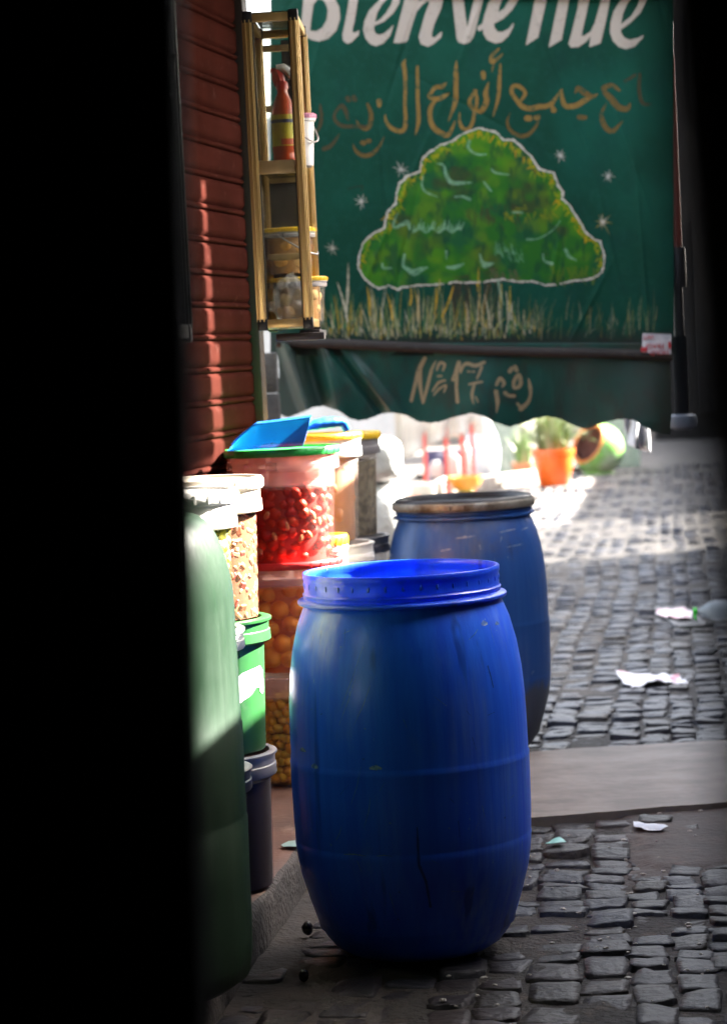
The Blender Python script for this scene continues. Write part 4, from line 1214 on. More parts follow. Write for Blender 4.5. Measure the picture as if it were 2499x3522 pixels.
st(Z1, [(1240, 862), (1200, 925), (1192, 1010), (1225, 1095), (1290, 1145), (1345, 1162), (1388, 1095), (1410, 1035)], [30, 42, 46, 50, 52, 44, 26, 5])
st(Z1, [(1420, 525), (1416, 640), (1416, 780), (1408, 890), (1350, 1045)], [8, 46, 48, 44, 5])
st(Z1, [(1590, 780), (1550, 830), (1532, 880), (1560, 935), (1600, 955)], [26, 34, 36, 40, 34])
st(Z1, [(1575, 950), (1562, 1040), (1530, 1105), (1480, 1108), (1448, 1050), (1448, 965)], [30, 34, 38, 42, 30, 6])
st(Z2, [(70, 720), (90, 780), (85, 860)], [20, 30, 30]); st(Z2, [(92, 888), (132, 880), (168, 805), (160, 745), (184, 655)], [34, 46, 50, 46, 6])
st(Z2, [(140, 585), (142, 620)], [46, 40]); st(Z2, [(278, 512), (270, 640), (260, 780), (218, 932)], [16, 34, 32, 5])
st(Z2, [(268, 388), (215, 440), (205, 490), (242, 480), (298, 428)], [14, 34, 40, 34, 6]); st(Z2, [(232, 480), (208, 575)], [24, 5])
st(Z2, [(442, 800), (475, 745), (430, 692), (378, 690), (368, 740), (408, 800), (452, 850), (520, 868), (580, 852), (640, 848), (690, 820), (768, 708)], [22, 34, 38, 36, 36, 38, 46, 48, 48, 44, 40, 6])
st(Z2, [(702, 880), (690, 850)], [52, 30]); st(Z2, [(764, 715), (772, 795), (800, 848), (880, 842), (950, 802), (1050, 752)], [14, 38, 46, 48, 46, 10])
st(Z2, [(872, 745), (895, 705), (935, 730), (985, 765), (1030, 770)], [10, 44, 56, 50, 26], br2); st(Z2, [(905, 935), (950, 938)], 44, br2)
st(Z2, [(490, 945), (510, 945)], 54); st(Z2, [(560, 940), (580, 935)], 42)
st(Z2, [(357, 900), (332, 970), (357, 1040), (430, 1084), (498, 1074), (560, 1010), (582, 955)], [5, 22, 32, 40, 36, 22, 4], br2)
st(Z2, [(1225, 720), (1165, 682), (1100, 702), (1112, 740), (1162, 792), (1222, 858), (1290, 868), (1315, 825)], [26, 42, 42, 46, 58, 58, 46, 12], br2)
st(Z2, [(1122, 825), (1086, 900), (1092, 970), (1132, 1034), (1182, 1040), (1255, 962)], [10, 30, 46, 48, 42, 5], br2)
st(Z2, [(1392, 595), (1386, 720), (1412, 820), (1485, 832)], [30, 36, 32, 14], br3); st(Z2, [(1272, 650), (1352, 600)], 26, br3)
# --- trunk and grass behind the crown
ez = np.clip(.35 + 1.2 * (cv.nz(9, 3, 51) - .2), 0, 1)
for k in range(46):
    x = cv.rg.uniform(1552, 1722); w_ = cv.rg.uniform(5, 13)
    cv.stroke([(x, 955), (x + cv.rg.normal(0, 6), 1040), (x + cv.rg.normal(0, 10), 1140)], [w_, w_, w_ * .4], [(.035, .028, .018), (.055, .042, .025), (.02, .03, .018)][k % 3], .55, ez)
gcol = [(.50, .40, .22), (.60, .52, .36), (.62, .36, .025), (.22, .24, .05), (.38, .37, .12), (.06, .20, .08), (.03, .05, .03), (.54, .47, .30)]
for k in range(430):
    u = cv.rg.random()
    x = 1090 + 770 * u ** .9 if k < 330 else cv.rg.uniform(1800, 2260)
    dim = 1.0 if x < 1800 else .35
    yb = cv.rg.uniform(1095, 1168); h = cv.rg.uniform(20, 120) * (1.15 if x < 1750 else .9)
    lean = cv.rg.normal(-9 if x < 1450 else 5, 14)
    c = gcol[int(cv.rg.choice(8, p=[.17, .12, .10, .15, .15, .14, .07, .10]))]
    w_ = cv.rg.uniform(2.5, 7.5)
    cv.stroke([(x, yb), (x + lean * .35, yb - h * .5), (x + lean, yb - h)], [w_ * .8, w_, 1.2], c, cv.rg.uniform(.25, .8) * dim, ez)
for k in range(200):
    x = cv.rg.uniform(1085, 1840); y = cv.rg.uniform(1120, 1168)
    cv.stroke([(x, y), (x + cv.rg.normal(0, 4), y - cv.rg.uniform(8, 26))], [6, 3], gcol[int(cv.rg.integers(8))], .6, ez)
for tx, ty, bx, by in ((1197, 905, 1189, 1090), (1160, 972, 1195, 1105), (1412, 990, 1410, 1050), (1646, 925, 1640, 980), (1500, 985, 1493, 1080), (1262, 985, 1272, 1085), (1330, 1010, 1350, 1100), (1560, 980, 1520, 1090)):
    cv.stroke([(bx, by), ((tx + bx) / 2 + 3, (ty + by) / 2), (tx, ty)], [6, 9, 2], gcol[int(cv.rg.integers(3))], .9, ez)
# --- the crown
crown = Z3([(765, 35), (800, 47), (850, 55), (880, 75), (905, 105), (960, 105), (1000, 135), (1030, 165), (1075, 210), (1090, 240), (1115, 275), (1160, 288), (1200, 300), (1215, 335), (1225, 370), (1255, 410), (1250, 450), (1295, 490), (1330, 550), (1365, 600), (1385, 645), (1430, 685), (1470, 700), (1495, 760), (1500, 820), (1485, 880), (1440, 915), (1370, 930), (1300, 935), (1250, 950), (1150, 960), (1085, 935), (1000, 940), (900, 925), (780, 940), (690, 945), (620, 940), (520, 955), (400, 960), (320, 970), (285, 985), (235, 960), (175, 980), (130, 955), (90, 915), (55, 860), (55, 790), (80, 720), (110, 680), (150, 650), (205, 625), (215, 570), (225, 530), (275, 480), (280, 420), (295, 365), (340, 320), (415, 290), (425, 220), (480, 170), (530, 140), (600, 115), (640, 85), (700, 55)])
w, cvr = cv.poly(crown, (.022, .135, .014))
def in_crown(n, c, lo, hi, amt):
    f = np.clip((n[w] - lo) / (hi - lo), 0, 1) * cvr * amt
    cv.mixw(w, f, c)
in_crown(cv.nz(90, 4, 61), (.010, .085, .030), .48, .66, .85)
in_crown(cv.nz(95, 3, 62), (.065, .215, .008), .47, .70, .85)
in_crown(cv.nz(120, 3, 63, 1, 1.4), (.040, .050, .020), .56, .72, .8)
in_crown(cv.nz(52, 2, 64), (.14, .24, .008), .56, .78, .45)
in_crown(cv.nz(40, 3, 65, 1.3, .7), (.007, .055, .024), .56, .76, .7)
tx_ = cv.rg
def dabs(n, xr, yr, c, L, wd, ang, sd, amt):
    for k in range(n):
        x = tx_.uniform(*xr); y = tx_.uniform(*yr); a = R(ang + tx_.normal(0, sd)); l = L * tx_.uniform(.5, 1.3)
        cv.stroke(Z3([(x, y), (x + l * cos(a), y + l * sin(a))]), [wd, wd * .5], c, amt * tx_.uniform(.5, 1))
dabs(40, (690, 1000), (470, 600), (.055, .050, .018), 50, 9, 80, 30, .5)
dabs(30, (820, 1010), (860, 920), (.10, .095, .045), 40, 8, 85, 15, .6)
dabs(40, (1180, 1460), (830, 930), (.12, .17, .012), 36, 8, 88, 15, .55)
dabs(24, (900, 1200), (490, 570), (.22, .22, .01), 36, 8, 70, 30, .6)
dabs(20, (600, 700), (900, 940), (.10, .03, .015), 30, 5, 5, 12, .3)
# yellow dabs along the upper edge
cr = crown
for i in range(len(cr)):
    a, b = Vector((*cr[i], 0)), Vector((*cr[(i + 1) % len(cr)], 0))
    if min(a.y, b.y) > 900: continue
    for k in range(int((b - a).length / 5) + 1):
        p = a.lerp(b, tx_.random()); ctr = Vector((1640, 800, 0)); q = p + (ctr - p).normalized() * tx_.uniform(6, 26)
        prob = 1.0 if p.x > 1650 or p.y < 700 else .7
        if tx_.random() < prob:
            cv.stroke([(q.x, q.y), (q.x + tx_.normal(0, 9), q.y + tx_.uniform(2, 22))], [7, 3], [(.50, .37, .006), (.24, .32, .008), (.56, .29, .008), (.17, .26, .008)][int(tx_.integers(4))], tx_.uniform(.25, .75))
# pale highlights
hl = (.25, .46, .28)
for pts, wd in [([(705, 115), (700, 150), (730, 180), (770, 192), (808, 188)], [20, 18, 12, 12, 5]), ([(515, 245), (555, 255), (570, 310), (600, 355), (660, 358), (720, 355)], [8, 12, 22, 26, 20, 6]),
                ([(435, 320), (428, 370), (450, 410), (520, 440)], [8, 12, 14, 4]), ([(835, 275), (860, 298), (940, 310)], [8, 14, 5]), ([(790, 350), (812, 380), (835, 405)], [8, 16, 8]), ([(620, 440), (670, 438), (708, 455)], [8, 14, 20]),
                ([(285, 535), (262, 590), (270, 620), (340, 590), (355, 630)], [6, 16, 14, 30, 12]), ([(325, 780), (318, 840), (340, 862), (380, 885), (420, 868), (460, 855)], [16, 16, 22, 40, 30, 8]), ([(195, 830), (200, 855), (250, 858)], [8, 18, 8]),
                ([(570, 760), (572, 810)], [12, 5]), ([(570, 852), (620, 855), (672, 832)], [10, 28, 10]), ([(768, 775), (778, 815), (800, 840), (850, 828)], [8, 18, 38, 6]), ([(1138, 775), (1145, 815), (1190, 832)], [8, 12, 22]), ([(1270, 750), (1290, 790), (1335, 812)], [20, 20, 6]),
                ([(1240, 580), (1190, 640), (1110, 685), (1045, 690)], [4, 6, 8, 14]), ([(960, 530), (1015, 532)], [12, 12])]:
    cv.stroke(Z3(pts), [x / 1.71 for x in wd], hl, .75, ez)
for k in range(34):
    x = 375 + k * 8.5; y = 650 - 22 * sin(k * .35) ** 2
    cv.stroke(Z3([(x, y), (x + tx_.normal(8, 6), y - tx_.uniform(20, 62))]), [9 / 1.7, 4 / 1.7], hl, .7, ez)
for k in range(26):
    x = 860 + k * 6.5; y = 740 + 40 * (k / 26) + tx_.uniform(0, 60)
    cv.stroke(Z3([(x, y), (x - 8, y - tx_.uniform(20, 70))]), [8 / 1.7, 3 / 1.7], (.16, .36, .20), .65, ez)
# cream outline, wobbling
P = []
for i in range(len(cr)):
    a, b = Vector((*cr[i], 0)), Vector((*cr[(i + 1) % len(cr)], 0))
    n_ = max(1, int((b - a).length / 7))
    for k in range(n_): P.append(a.lerp(b, k / n_))
for i in range(len(P)):
    a = P[i] + Vector((tx_.normal(0, 1.3), tx_.normal(0, 1.3), 0)); b = P[(i + 1) % len(P)] + Vector((tx_.normal(0, 1.1), tx_.normal(0, 1.1), 0))
    if a.y > 960 and tx_.random() < .18: continue
    w_ = tx_.uniform(3.2, 7.8) if a.y > 700 or a.x < 1600 else tx_.uniform(3, 9)
    cv.stroke([(a.x, a.y), (b.x, b.y)], [w_, w_ * tx_.uniform(.6, 1.2)], (.62, .55, .46), .92)
# front grass blades over the crown edge
for x, yb, yt, c in ((1644, 1000, 920, (.50, .32, .03)), (1722, 1060, 975, (.45, .36, .08)), (1752, 1070, 985, (.50, .38, .05)), (1510, 1010, 960, (.42, .34, .1))):
    cv.stroke([(x - 2, yb), (x, (yb + yt) / 2), (x + 1, yt)], [6, 8, 2], c, .9, ez)
cv.stroke([(1712, 965), (1720, 1010), (1732, 1050)], [12, 7, 3], (.30, .42, .28), .7, ez)
# --- stars
def star(x, y, r, c, c2=None, n=8):
    for k in range(n):
        a = pi * 2 * k / n + tx_.normal(.2, .12); l = r * tx_.uniform(.6, 1.1)
        cv.stroke([(x, y), (x + l * cos(a), y + l * sin(a))], [5, 1.3], c2 if (c2 and k % 3 == 0) else c, .9, ez)
for zx, zy, r in ((305, 280, 29), (72, 468, 32), (1240, 195, 24), (1522, 315, 26)):
    (sx, sy), = Z3([(zx, zy)]); star(sx, sy, r, (.60, .54, .46))
star(1143, 854, 27, (.50, .44, .34)); (sx, sy), = Z3([(1490, 585)]); star(sx, sy, 46, (.30, .24, .08), (.45, .30, .05)); star(sx, sy, 22, (.62, .56, .48), n=7)
cv.stroke([(1195, 650), (1245, 640), (1240, 660)], [3, 5, 3], (.03, .028, .015), .7)

def cloth_point(px, py, depth_off=0.0):
    return at(px, py, BY + depth_off)
def sheet(name, cvs, depth, mat, parent, mask=None):
    X, Y = cvs.X.ravel(), cvs.Y.ravel()
    # same arithmetic as at(), vectorised, on a sheet whose depth varies with its folds
    Rm = np.array(CAMR)
    D = np.stack([(X - 1249.5) / FPX, -(Y - 1761.0) / FPX, -np.ones_like(X)], 1) @ Rm.T
    dep = depth.ravel()
    V = np.array([0, 0, CAMZ]) + D * (dep / D[:, 1])[:, None]
    nx, ny = cvs.nx, cvs.ny
    idx = np.arange(nx * ny).reshape(ny, nx)
    q = np.stack([idx[:-1, :-1], idx[1:, :-1], idx[1:, 1:], idx[:-1, 1:]], -1).reshape(-1, 4)
    if mask is not None:
        mk = mask.ravel(); q = q[mk[q].all(1)]
        used = np.unique(q); re = np.full(nx * ny, -1); re[used] = np.arange(len(used)); q = re[q]; V = V[used]
        Cc = cvs.C.reshape(-1, 3)[used]
    else: Cc = cvs.C.reshape(-1, 3)
    me = bpy.data.meshes.new(name)
    me.vertices.add(len(V)); me.vertices.foreach_set('co', V.astype(np.float32).ravel())
    me.loops.add(q.size); me.loops.foreach_set('vertex_index', q.ravel().astype(np.int32))
    me.polygons.add(len(q)); me.polygons.foreach_set('loop_start', np.arange(0, q.size, 4, dtype=np.int32)); me.polygons.foreach_set('loop_total', np.full(len(q), 4, np.int32))
    me.polygons.foreach_set('use_smooth', [True] * len(q))
    me.update(calc_edges=True); me.materials.append(mat)
    o = bpy.data.objects.new(name, me); col.objects.link(o)
    set_col(o, Cc * .79)
    md = o.modifiers.new('thickness', 'SOLIDIFY'); md.thickness = .0015; md.offset = 1
    if parent is not None: o.parent = parent
    return o
canvas_m = M_attr('painted_canvas', rough=.7, spec=.14, bmp=.10, bscale=420, dist=.002)
awn = empty('painted_awning', (0, 0, 0), 0, 'green awning cloth painted with Bienvenue, Arabic lettering and a round olive tree', 'awning')
dep = BY + .03 * (cv.nz(420, 2, 71, 1, .35) - .5) + .012 * (cv.nz(120, 2, 72, 1.6, .4) - .5) * np.clip((1250 - cv.X) / 300, .25, 1)
for k in range(16):                              # creases pressed into the cloth
    x_, y_, a_, L_ = cv.rg.uniform(960, 2300), cv.rg.uniform(-50, 1150), cv.rg.normal(1.45, .5), cv.rg.uniform(120, 420)
    u_ = (cv.X - x_) * cos(a_) + (cv.Y - y_) * sin(a_); v_ = -(cv.X - x_) * sin(a_) + (cv.Y - y_) * cos(a_)
    dep = dep + cv.rg.choice((-1, 1)) * .0035 * np.exp(-(v_ / 9) ** 2) * np.exp(-(u_ / L_) ** 2)
dep = dep + .05 * np.clip((1060 - cv.X) / 130, 0, 1) ** 2
sheet('cloth', cv, dep, canvas_m, awn)
# batten at the foot of the cloth
a = at(950, 1178, BY - .012); b = at(2312, 1226, BY - .012)
battm = M_('batten_wood', (.022, .016, .012), .8, (.036, .026, .020), 14, (.3, 1, 1), dirt=(.06, .046, .036), dscale=11, dlo=.58, dhi=.72, bmp=.3, bscale=30)
mb = MB(); mb.tube([a.lerp(b, t) + Vector((0, 0, .0025 * sin(t * 9))) for t in np.linspace(0, 1, 24)], .017, 12); mb.build('batten', battm, awn)
# scalloped valance
vv = Canvas(925, 1180, 2330, 1500, (.008, .082, .058))
t_ = (vv.X - 945) / (2310 - 945)
vv.mix(.8 * np.clip((vv.nz(80, 4, 81) - .45) * 2.5, 0, 1), (.012, .115, .085))
vv.mix(.55 * np.clip((vv.nz(40, 4, 82, 1, .5) - .52) * 4, 0, 1), (.034, .030, .022))
vv.mix(.8 * np.clip((vv.X - 1860) / 460 + (vv.nz(90, 3, 83) - .5) * 1.2, 0, 1), (.045, .036, .026))
vv.mix(.75 * np.clip((1180 - vv.X) / 200 + (vv.nz(60, 3, 84) - .5), 0, 1), (.075, .085, .068))
for k in range(26):
    x = tx_.uniform(1820, 2020); y = tx_.uniform(1250, 1340)
    vv.stroke([(x, y), (x + 3, y + tx_.uniform(20, 90))], [2.5, 2], (.05, .12, .09), .5)
tan = (.44, .32, .17)
ev = np.clip(1.6 - 2.8 * np.clip(vv.nz(12, 4, 85) - .42, 0, 1), .0, 1)
def sv(Z, pts, wid):
    k = 2.137 if Z is Z6 else 2.03
    vv.stroke(Z(pts), [x / k for x in (wid if hasattr(wid, '__len__') else [wid] * len(pts))], tan, .95, ev)
sv(Z6, [(1240, 240), (1200, 320), (1172, 420), (1140, 550)], [28, 34, 26, 24]); sv(Z6, [(1205, 330), (1205, 430), (1226, 572)], [26, 30, 10]); sv(Z6, [(1228, 560), (1258, 450), (1290, 325), (1322, 258)], [20, 24, 22, 6])
sv(Z6, [(1328, 325), (1350, 275), (1385, 285), (1372, 330)], [14, 22, 22, 12]); sv(Z6, [(1335, 372), (1362, 370)], 14); sv(Z6, [(1296, 482), (1340, 420), (1390, 402)], [12, 18, 14]); sv(Z6, [(1305, 512), (1345, 465), (1395, 440), (1380, 490)], [10, 16, 16, 10])
sv(Z6, [(1440, 400), (1465, 340), (1490, 270), (1498, 330)], [14, 22, 26, 18]); sv(Z6, [(1478, 330), (1472, 440), (1480, 560)], [20, 22, 26]); sv(Z6, [(1450, 405), (1470, 385)], [14, 14])
sv(Z7, [(-35, 190 + 140), (-15, 280), (15, 265), (70, 280), (130, 255)], [12, 20, 26, 26, 22]); sv(Z7, [(112, 290), (95, 335), (78, 372)], [18, 18, 10]); sv(Z7, [(15, 320), (60, 322)], 12); sv(Z7, [(25, 410), (70, 400), (115, 392)], [14, 18, 14]); sv(Z7, [(62, 405), (45, 480), (55, 545)], [18, 22, 10]); sv(Z7, [(70, 500), (85, 530)], 14)
sv(Z7, [(215, 412), (240, 368), (268, 400), (255, 425)], [22, 26, 26, 14]); sv(Z7, [(212, 462), (222, 530), (214, 608)], [32, 30, 6]); sv(Z7, [(275, 470), (300, 488), (338, 490)], [28, 22, 24])
sv(Z7, [(335, 430), (338, 385), (370, 345), (385, 390), (372, 425), (345, 435)], [22, 26, 28, 28, 26, 22]); sv(Z7, [(308, 318), (322, 300)], 30); sv(Z7, [(345, 288), (355, 310)], 28)
sv(Z7, [(438, 372), (450, 430), (452, 480), (430, 540), (385, 580)], [10, 28, 20, 26, 36]); sv(Z7, [(362, 545), (385, 570)], 20)
# outline of the valance: scallops traced along x
sc_x = [940, 990, 1040, 1075, 1115, 1160, 1200, 1230, 1265, 1310, 1345, 1390, 1435, 1480, 1520, 1560, 1620, 1660, 1700, 1750, 1800, 1840, 1880, 1920, 1970, 2010, 2060, 2110, 2150, 2180, 2210, 2260, 2300, 2330]
sc_y = [1420, 1437, 1418, 1402, 1398, 1412, 1440, 1448, 1443, 1425, 1419, 1428, 1450, 1457, 1450, 1436, 1422, 1432, 1454, 1470, 1456, 1440, 1433, 1440, 1464, 1478, 1460, 1446, 1442, 1448, 1470, 1490, 1497, 1480]
bot = np.interp(vv.X, sc_x, sc_y) + 3 * (vv.nz(9, 2, 91) - .5)
left = 946 + 10 * np.sin((vv.Y - 1180) / 60) + np.clip(vv.Y - 1200, 0, 400) * .02
mask = (vv.Y < bot) & (vv.X > left) & (vv.X < 2308 + 2 * np.sin(vv.Y / 17))
fold = lambda cx, sl, wd, amp: amp * np.exp(-((vv.X - cx - sl * (vv.Y - 1190)) / wd) ** 2)
dd = BY - .005 + .03 * ((vv.Y - 1190) / 280) + fold(985, .34, 22, -.045) + fold(1048, .30, 42, .05) + fold(1110, .22, 36, -.03) + fold(1175, .75, 26, -.026) * np.clip((vv.Y - 1200) / 90, 0, 1) + fold(1135, .8, 24, .02) + .028 * np.sin((vv.X - 1200) / 92.0) * np.clip((vv.Y - 1230) / 220, 0, 1) + .03 * (vv.nz(200, 2, 92, 1, .5) - .5)
sheet('valance', vv, dd, M_attr('valance_canvas', rough=.42, spec=.5, bmp=.1, bscale=300, dist=.002), awn, mask)
# strip of printed parcel tape
ta = [at(2208, 1146, BY - .034), at(2309, 1150, BY - .034), at(2308, 1218, BY - .034), at(2206, 1212, BY - .034)]
mb = MB(); n = 14; vs = []
for j in range(8):
    for i in range(n):
        p = ta[0].lerp(ta[1], i / (n - 1)).lerp(ta[3].lerp(ta[2], i / (n - 1)), j / 7)
        p = p + Vector((0, .0022 * noise.noise(p * 60) - .001, 0)); vs.append(p)
mb.add(vs, [(j * n + i, (j + 1) * n + i, (j + 1) * n + i + 1, j * n + i + 1) for j in range(7) for i in range(n - 1)])
tape = mb.build('parcel_tape', M_('tape_white', (.62, .60, .60), .25, (.5, .48, .48), 40), awn, smooth=60)
tape['label'] = 'white parcel tape with upside down red print'
tape_red = M_('tape_red', (.50, .03, .035), .4)
def text_mesh(name, s, size, loc, rot, mat, parent, ext=.0006):
    cu = bpy.data.curves.new(name, 'FONT'); cu.body = s; cu.size = size; cu.extrude = ext; cu.align_x = 'LEFT'
    o0 = bpy.data.objects.new(name, cu); col.objects.link(o0)
    dg = bpy.context.evaluated_depsgraph_get()
    me = bpy.data.meshes.new_from_object(o0.evaluated_get(dg))
    bpy.data.objects.remove(o0)
    me.name = name; me.materials.clear(); me.materials.append(mat)
    o = bpy.data.objects.new(name, me); col.objects.link(o); o.parent = parent
    o.matrix_world = Matrix.Translation(loc) @ rot
    return o
# the print hangs upside down and is seen from the street: turned half round in the tape's plane
rot = Matrix.Rotation(R(90), 4, 'X') @ Matrix.Rotation(R(180 + 1.0), 4, 'Z')
text_mesh('print', 'FRAGI', .024, at(2283, 1180, BY - .0385), rot, tape_red, tape)
text_mesh('print', 'WIT', .021, at(2248, 1151, BY - .0385), rot, tape_red, tape)
text_mesh('print', 'HOLD', .024, at(2299, 1203, BY - .0385), rot, tape_red, tape)
for (x, y, w_, h_) in ((2214, 1202, 22, 16), (2303, 1187, 9, 24)):
    mb = MB(); c = at(x, y, BY - .0385); mb.box(c, (w_ * BY / FPX, .001, h_ * BY / FPX), bev=.0004); mb.build('print_block', tape_red, tape)
# hanging cords and post of the awning
mb = MB(); p0 = at(2322, -300, BY + .1); p1 = at(2329, 1430, BY + .1)
# ================================================================== RIGHT OF THE AWNING
postm = M_('post_red', (.20, .045, .025), .5, (.14, .03, .02), 8, (1, 1, .2))
slate = M_('slate_sleeve', (.014, .016, .018), .8, (.010, .011, .013), 9, spec=.05)
root = empty('awning_post', at(2348, 1448, 8.5), 0, 'dark pole with red brown upper part and pale end ring beside the green awning', 'post')
b0 = root.location
mb = MB(); zt = 2.55
zr0 = at(2340, 860, b0.y).z; zr1 = at(2330, 190, b0.y).z
zf = at(2352, 1448, b0.y).z; mb.lathe([(0, zf - .02), (.026, zf - .02), (.026, zr0 - .30), (0, zr0 - .30)], 20); mb.build('lower_sleeve', slate, root)
mb = MB(); mb.lathe([(.034, zr0 - .13), (.036, zr0 - .10), (.036, zr0 + .0), (.034, zr0 + .01), (0, zr0 + .01)], 20); mb.lathe([(0, zr0 - .3), (.02, zr0 - .3), (.02, zr0 - .13), (.034, zr0 - .13)], 20); mb.build('clamp', blackpl, root)
mb = MB(); mb.lathe([(0, zr0), (.025, zr0), (.025, zr1), (0, zr1)], 20); mb.build('painted_tube', postm, root)
mb = MB(); mb.lathe([(0, zr1), (.022, zr1), (.026, zr1 + .1), (.02, zr1 + .2), (.025, zr1 + .45), (0, zr1 + .45)], 16); mb.build('plastic_wrap', M_('wrap_grey', (.30, .32, .34), .3, (.1, .1, .1), 30, bmp=.6), root)
zf = at(2352, 1448, b0.y).z
mb = MB(); mb.lathe([(.028, zf - .03), (.050, zf - .02), (.055, zf), (.050, zf + .02), (.028, zf + .025)], 24); mb.build('foot_ring', M_('ring_pale', (.13, .15, .18), .6), root)
root.location = (b0.x, b0.y, 0)
# dark house front closing the right side of the street, far down
mb = MB(); a = at(2255, 1400, 30); mb.box((a.x + 2.6, 30.2, 3.6), (5.2, .4, 7.2))
for k in range(3): mb.box((a.x + 1.0 + 1.6 * k, 29.96, 1.5), (.9, .1, 2.4)); mb.box((a.x + 1.0 + 1.6 * k, 29.96, 4.6), (.8, .1, 1.2))
tag(mb.build('dark_house', M_('dark_front', (.010, .008, .007), .95, (.006, .005, .0045), 3), smooth=0), 'dark brown house front in shade at the far right', 'house')

# ================================================================== BEYOND THE AWNING, IN THE SUN
mb = MB()
p = at(1000, 1400, 17.5)
mb.box((p.x - 1.4, 18.2, 1.5), (4.3, .6, 3.0)); mb.box((p.x - 1.4, 17.87, .2), (4.3, .06, .4))
tag(mb.build('white_house', white_wall, smooth=0), 'sunlit whitewashed house wall beyond the pickle stall', 'house')
mb = MB(); mb.box((1.5, 34, 2.2), (14, .5, 4.4))
for k in range(4): mb.box((-2.5 + k * 2.6, 33.72, 2.0), (.9, .08, 1.3))
tag(mb.build('far_house', M_('ochre_wall', (.55, .45, .33), .9, (.48, .40, .30), 2)), 'pale ochre house closing the far end of the alley', 'house')
# white sacks behind the buckets
sackm = M_('sack_white', (0.432, 0.432, 0.4248), .6, (0.3744, 0.3744, 0.3672), 7, bmp=.5, bscale=18, dist=.03)
def sack(c, s, label, seed):
    mb = MB(); n, m = 32, 20; vs = []; fs = []
    for j in range(m + 1):
        v = -pi / 2 + pi * j / m
        for i in range(n):
            u = 2 * pi * i / n
            cx, cy, cz = cos(v), cos(v), sin(v)
            f = lambda t, e: math.copysign(abs(t) ** e, t)
            q = Vector((f(cos(v), .45) * f(cos(u), .55) * s[0], f(cos(v), .45) * f(sin(u), .55) * s[1], f(sin(v), .55) * s[2]))
            q *= 1 + .05 * noise.noise(q * 7 + Vector((seed, 0, 0)))
            vs.append(q)
    fs = [(j * n + i, j * n + (i + 1) % n, (j + 1) * n + (i + 1) % n, (j + 1) * n + i) for j in range(m) for i in range(n)]
    mb.add(vs, fs)
    tag(mb.build('sack', sackm, smooth=70, loc=c), label, 'sack', 'white sacks by the pickle buckets')
pa = at(1345, 1565, 9.6)
sack(Vector((pa.x - .085, 9.7, .36)), (.145, .18, .355), 'large white sack standing on the ground under a smaller one', 1)
sack(Vector((pa.x - .095, 9.7, .805)), (.140, .17, .088), 'plump white sack lying on top of the larger one, in the sun', 5)
# covered stall with a white cloth, red posts, shelves
stall = empty('market_stall', gnd(1540, 1700), 0, 'sunlit market stall with white cloth draped over red posts', 'stall')
sl = stall.location; Ys = sl.y
def loc_at(px, py, Y): return at(px, py, Y) - sl
redp = M_('stall_red', (.42, .06, .045), .6); clothw = M_('cloth_white', (0.3456, 0.3312, 0.3096), .85, (0.2736, 0.2592, 0.2448), 5, bmp=.3, bscale=14, dist=.03)
for px, py0 in ((1457, 1500), (1530, 1480), (1585, 1460), (1618, 1440)):
    a = loc_at(px, py0, Ys - .2); mb = MB(); mb.box((a.x, a.y, a.z / 2 + .02), (.034, .034, a.z + .04), bev=.004); mb.build('post', redp, stall)
a = loc_at(1450, 1688, Ys - .3); b = loc_at(1650, 1592, Ys + 1.3); mb = MB()
d = (b - a); M = d.to_track_quat('X', 'Z').to_matrix(); mb.box((a + b) / 2, (d.length, .03, .05), M=M, bev=.005); mb.build('shelf_board', M_('board_white', (0.5184, 0.504, 0.4752), .7), stall)
mb = MB(); n = 40; m = 16; vs = []
for j in range(m):
    for i in range(n):
        s_, t = i / (n - 1), j / (m - 1)
        top = loc_at(1380 + 290 * s_, 1400, Ys - .25); lo_y = 1585 - 85 * min(1, s_ / .55) if s_ < .6 else 1500 - 10 * sin((s_ - .6) * 8)
        botm = loc_at(1380 + 290 * s_, lo_y, Ys - .25)
        q = top.lerp(botm, t); q.y += .05 * sin(s_ * 23 + t) * t + .04 * noise.noise(Vector((s_ * 6, t * 2, 1)))
        vs.append(q)
mb.add(vs, [(j * n + i, (j + 1) * n + i, (j + 1) * n + i + 1, j * n + i + 1) for j in range(m - 1) for i in range(n - 1)])
o = mb.build('draped_cloth', clothw, stall, smooth=70); md = o.modifiers.new('t', 'SOLIDIFY'); md.thickness = .006
mb = MB(); a = loc_at(1500, 1560, Ys + .5); mb.box((a.x + .1, a.y, a.z - .12), (.42, .03, .30)); mb.build('back_panel', M_('stall_navy', (.03, .03, .08), .8, (.25, .25, .32), 5, lo=.55, hi=.7), stall, smooth=0)
# wares on the stall
def sphere_thing(name, px, py, Y, r, mat, label, cat, sc=(1, 1, 1), group=None):
    c = at(px, py, Y); mb = MB(); mb.ball((0, 0, 0), r, 20, 14, sc=sc, bump=.06, seed=px)
    return tag(mb.build(name, mat, loc=c, smooth=70), label, cat, group)
wht = M_('ware_white', (0.3024, 0.3024, 0.2952), .5)
def bundle(px, py, Y, w, h, label):
    mb = MB(); c = at(px, py, Y); mb.box((0, 0, 0), (w, .14, h), bev=.03)
    mb.box((0, -.005, h * .52), (w * .6, .1, h * .2), bev=.02)
    tag(mb.build('bundle', wht, loc=c, smooth=60), label, 'bundle', 'white bundles on the market stall')
bundle(1500, 1620, Ys - .05, .12, .14, 'small white bundle beside the foremost red post of the stall')
bundle(1556, 1608, Ys - .05, .13, .2, 'white bundle between the middle red posts of the stall')
bundle(1600, 1590, Ys + .0, .10, .26, 'tall white bundle behind the last red post of the stall')
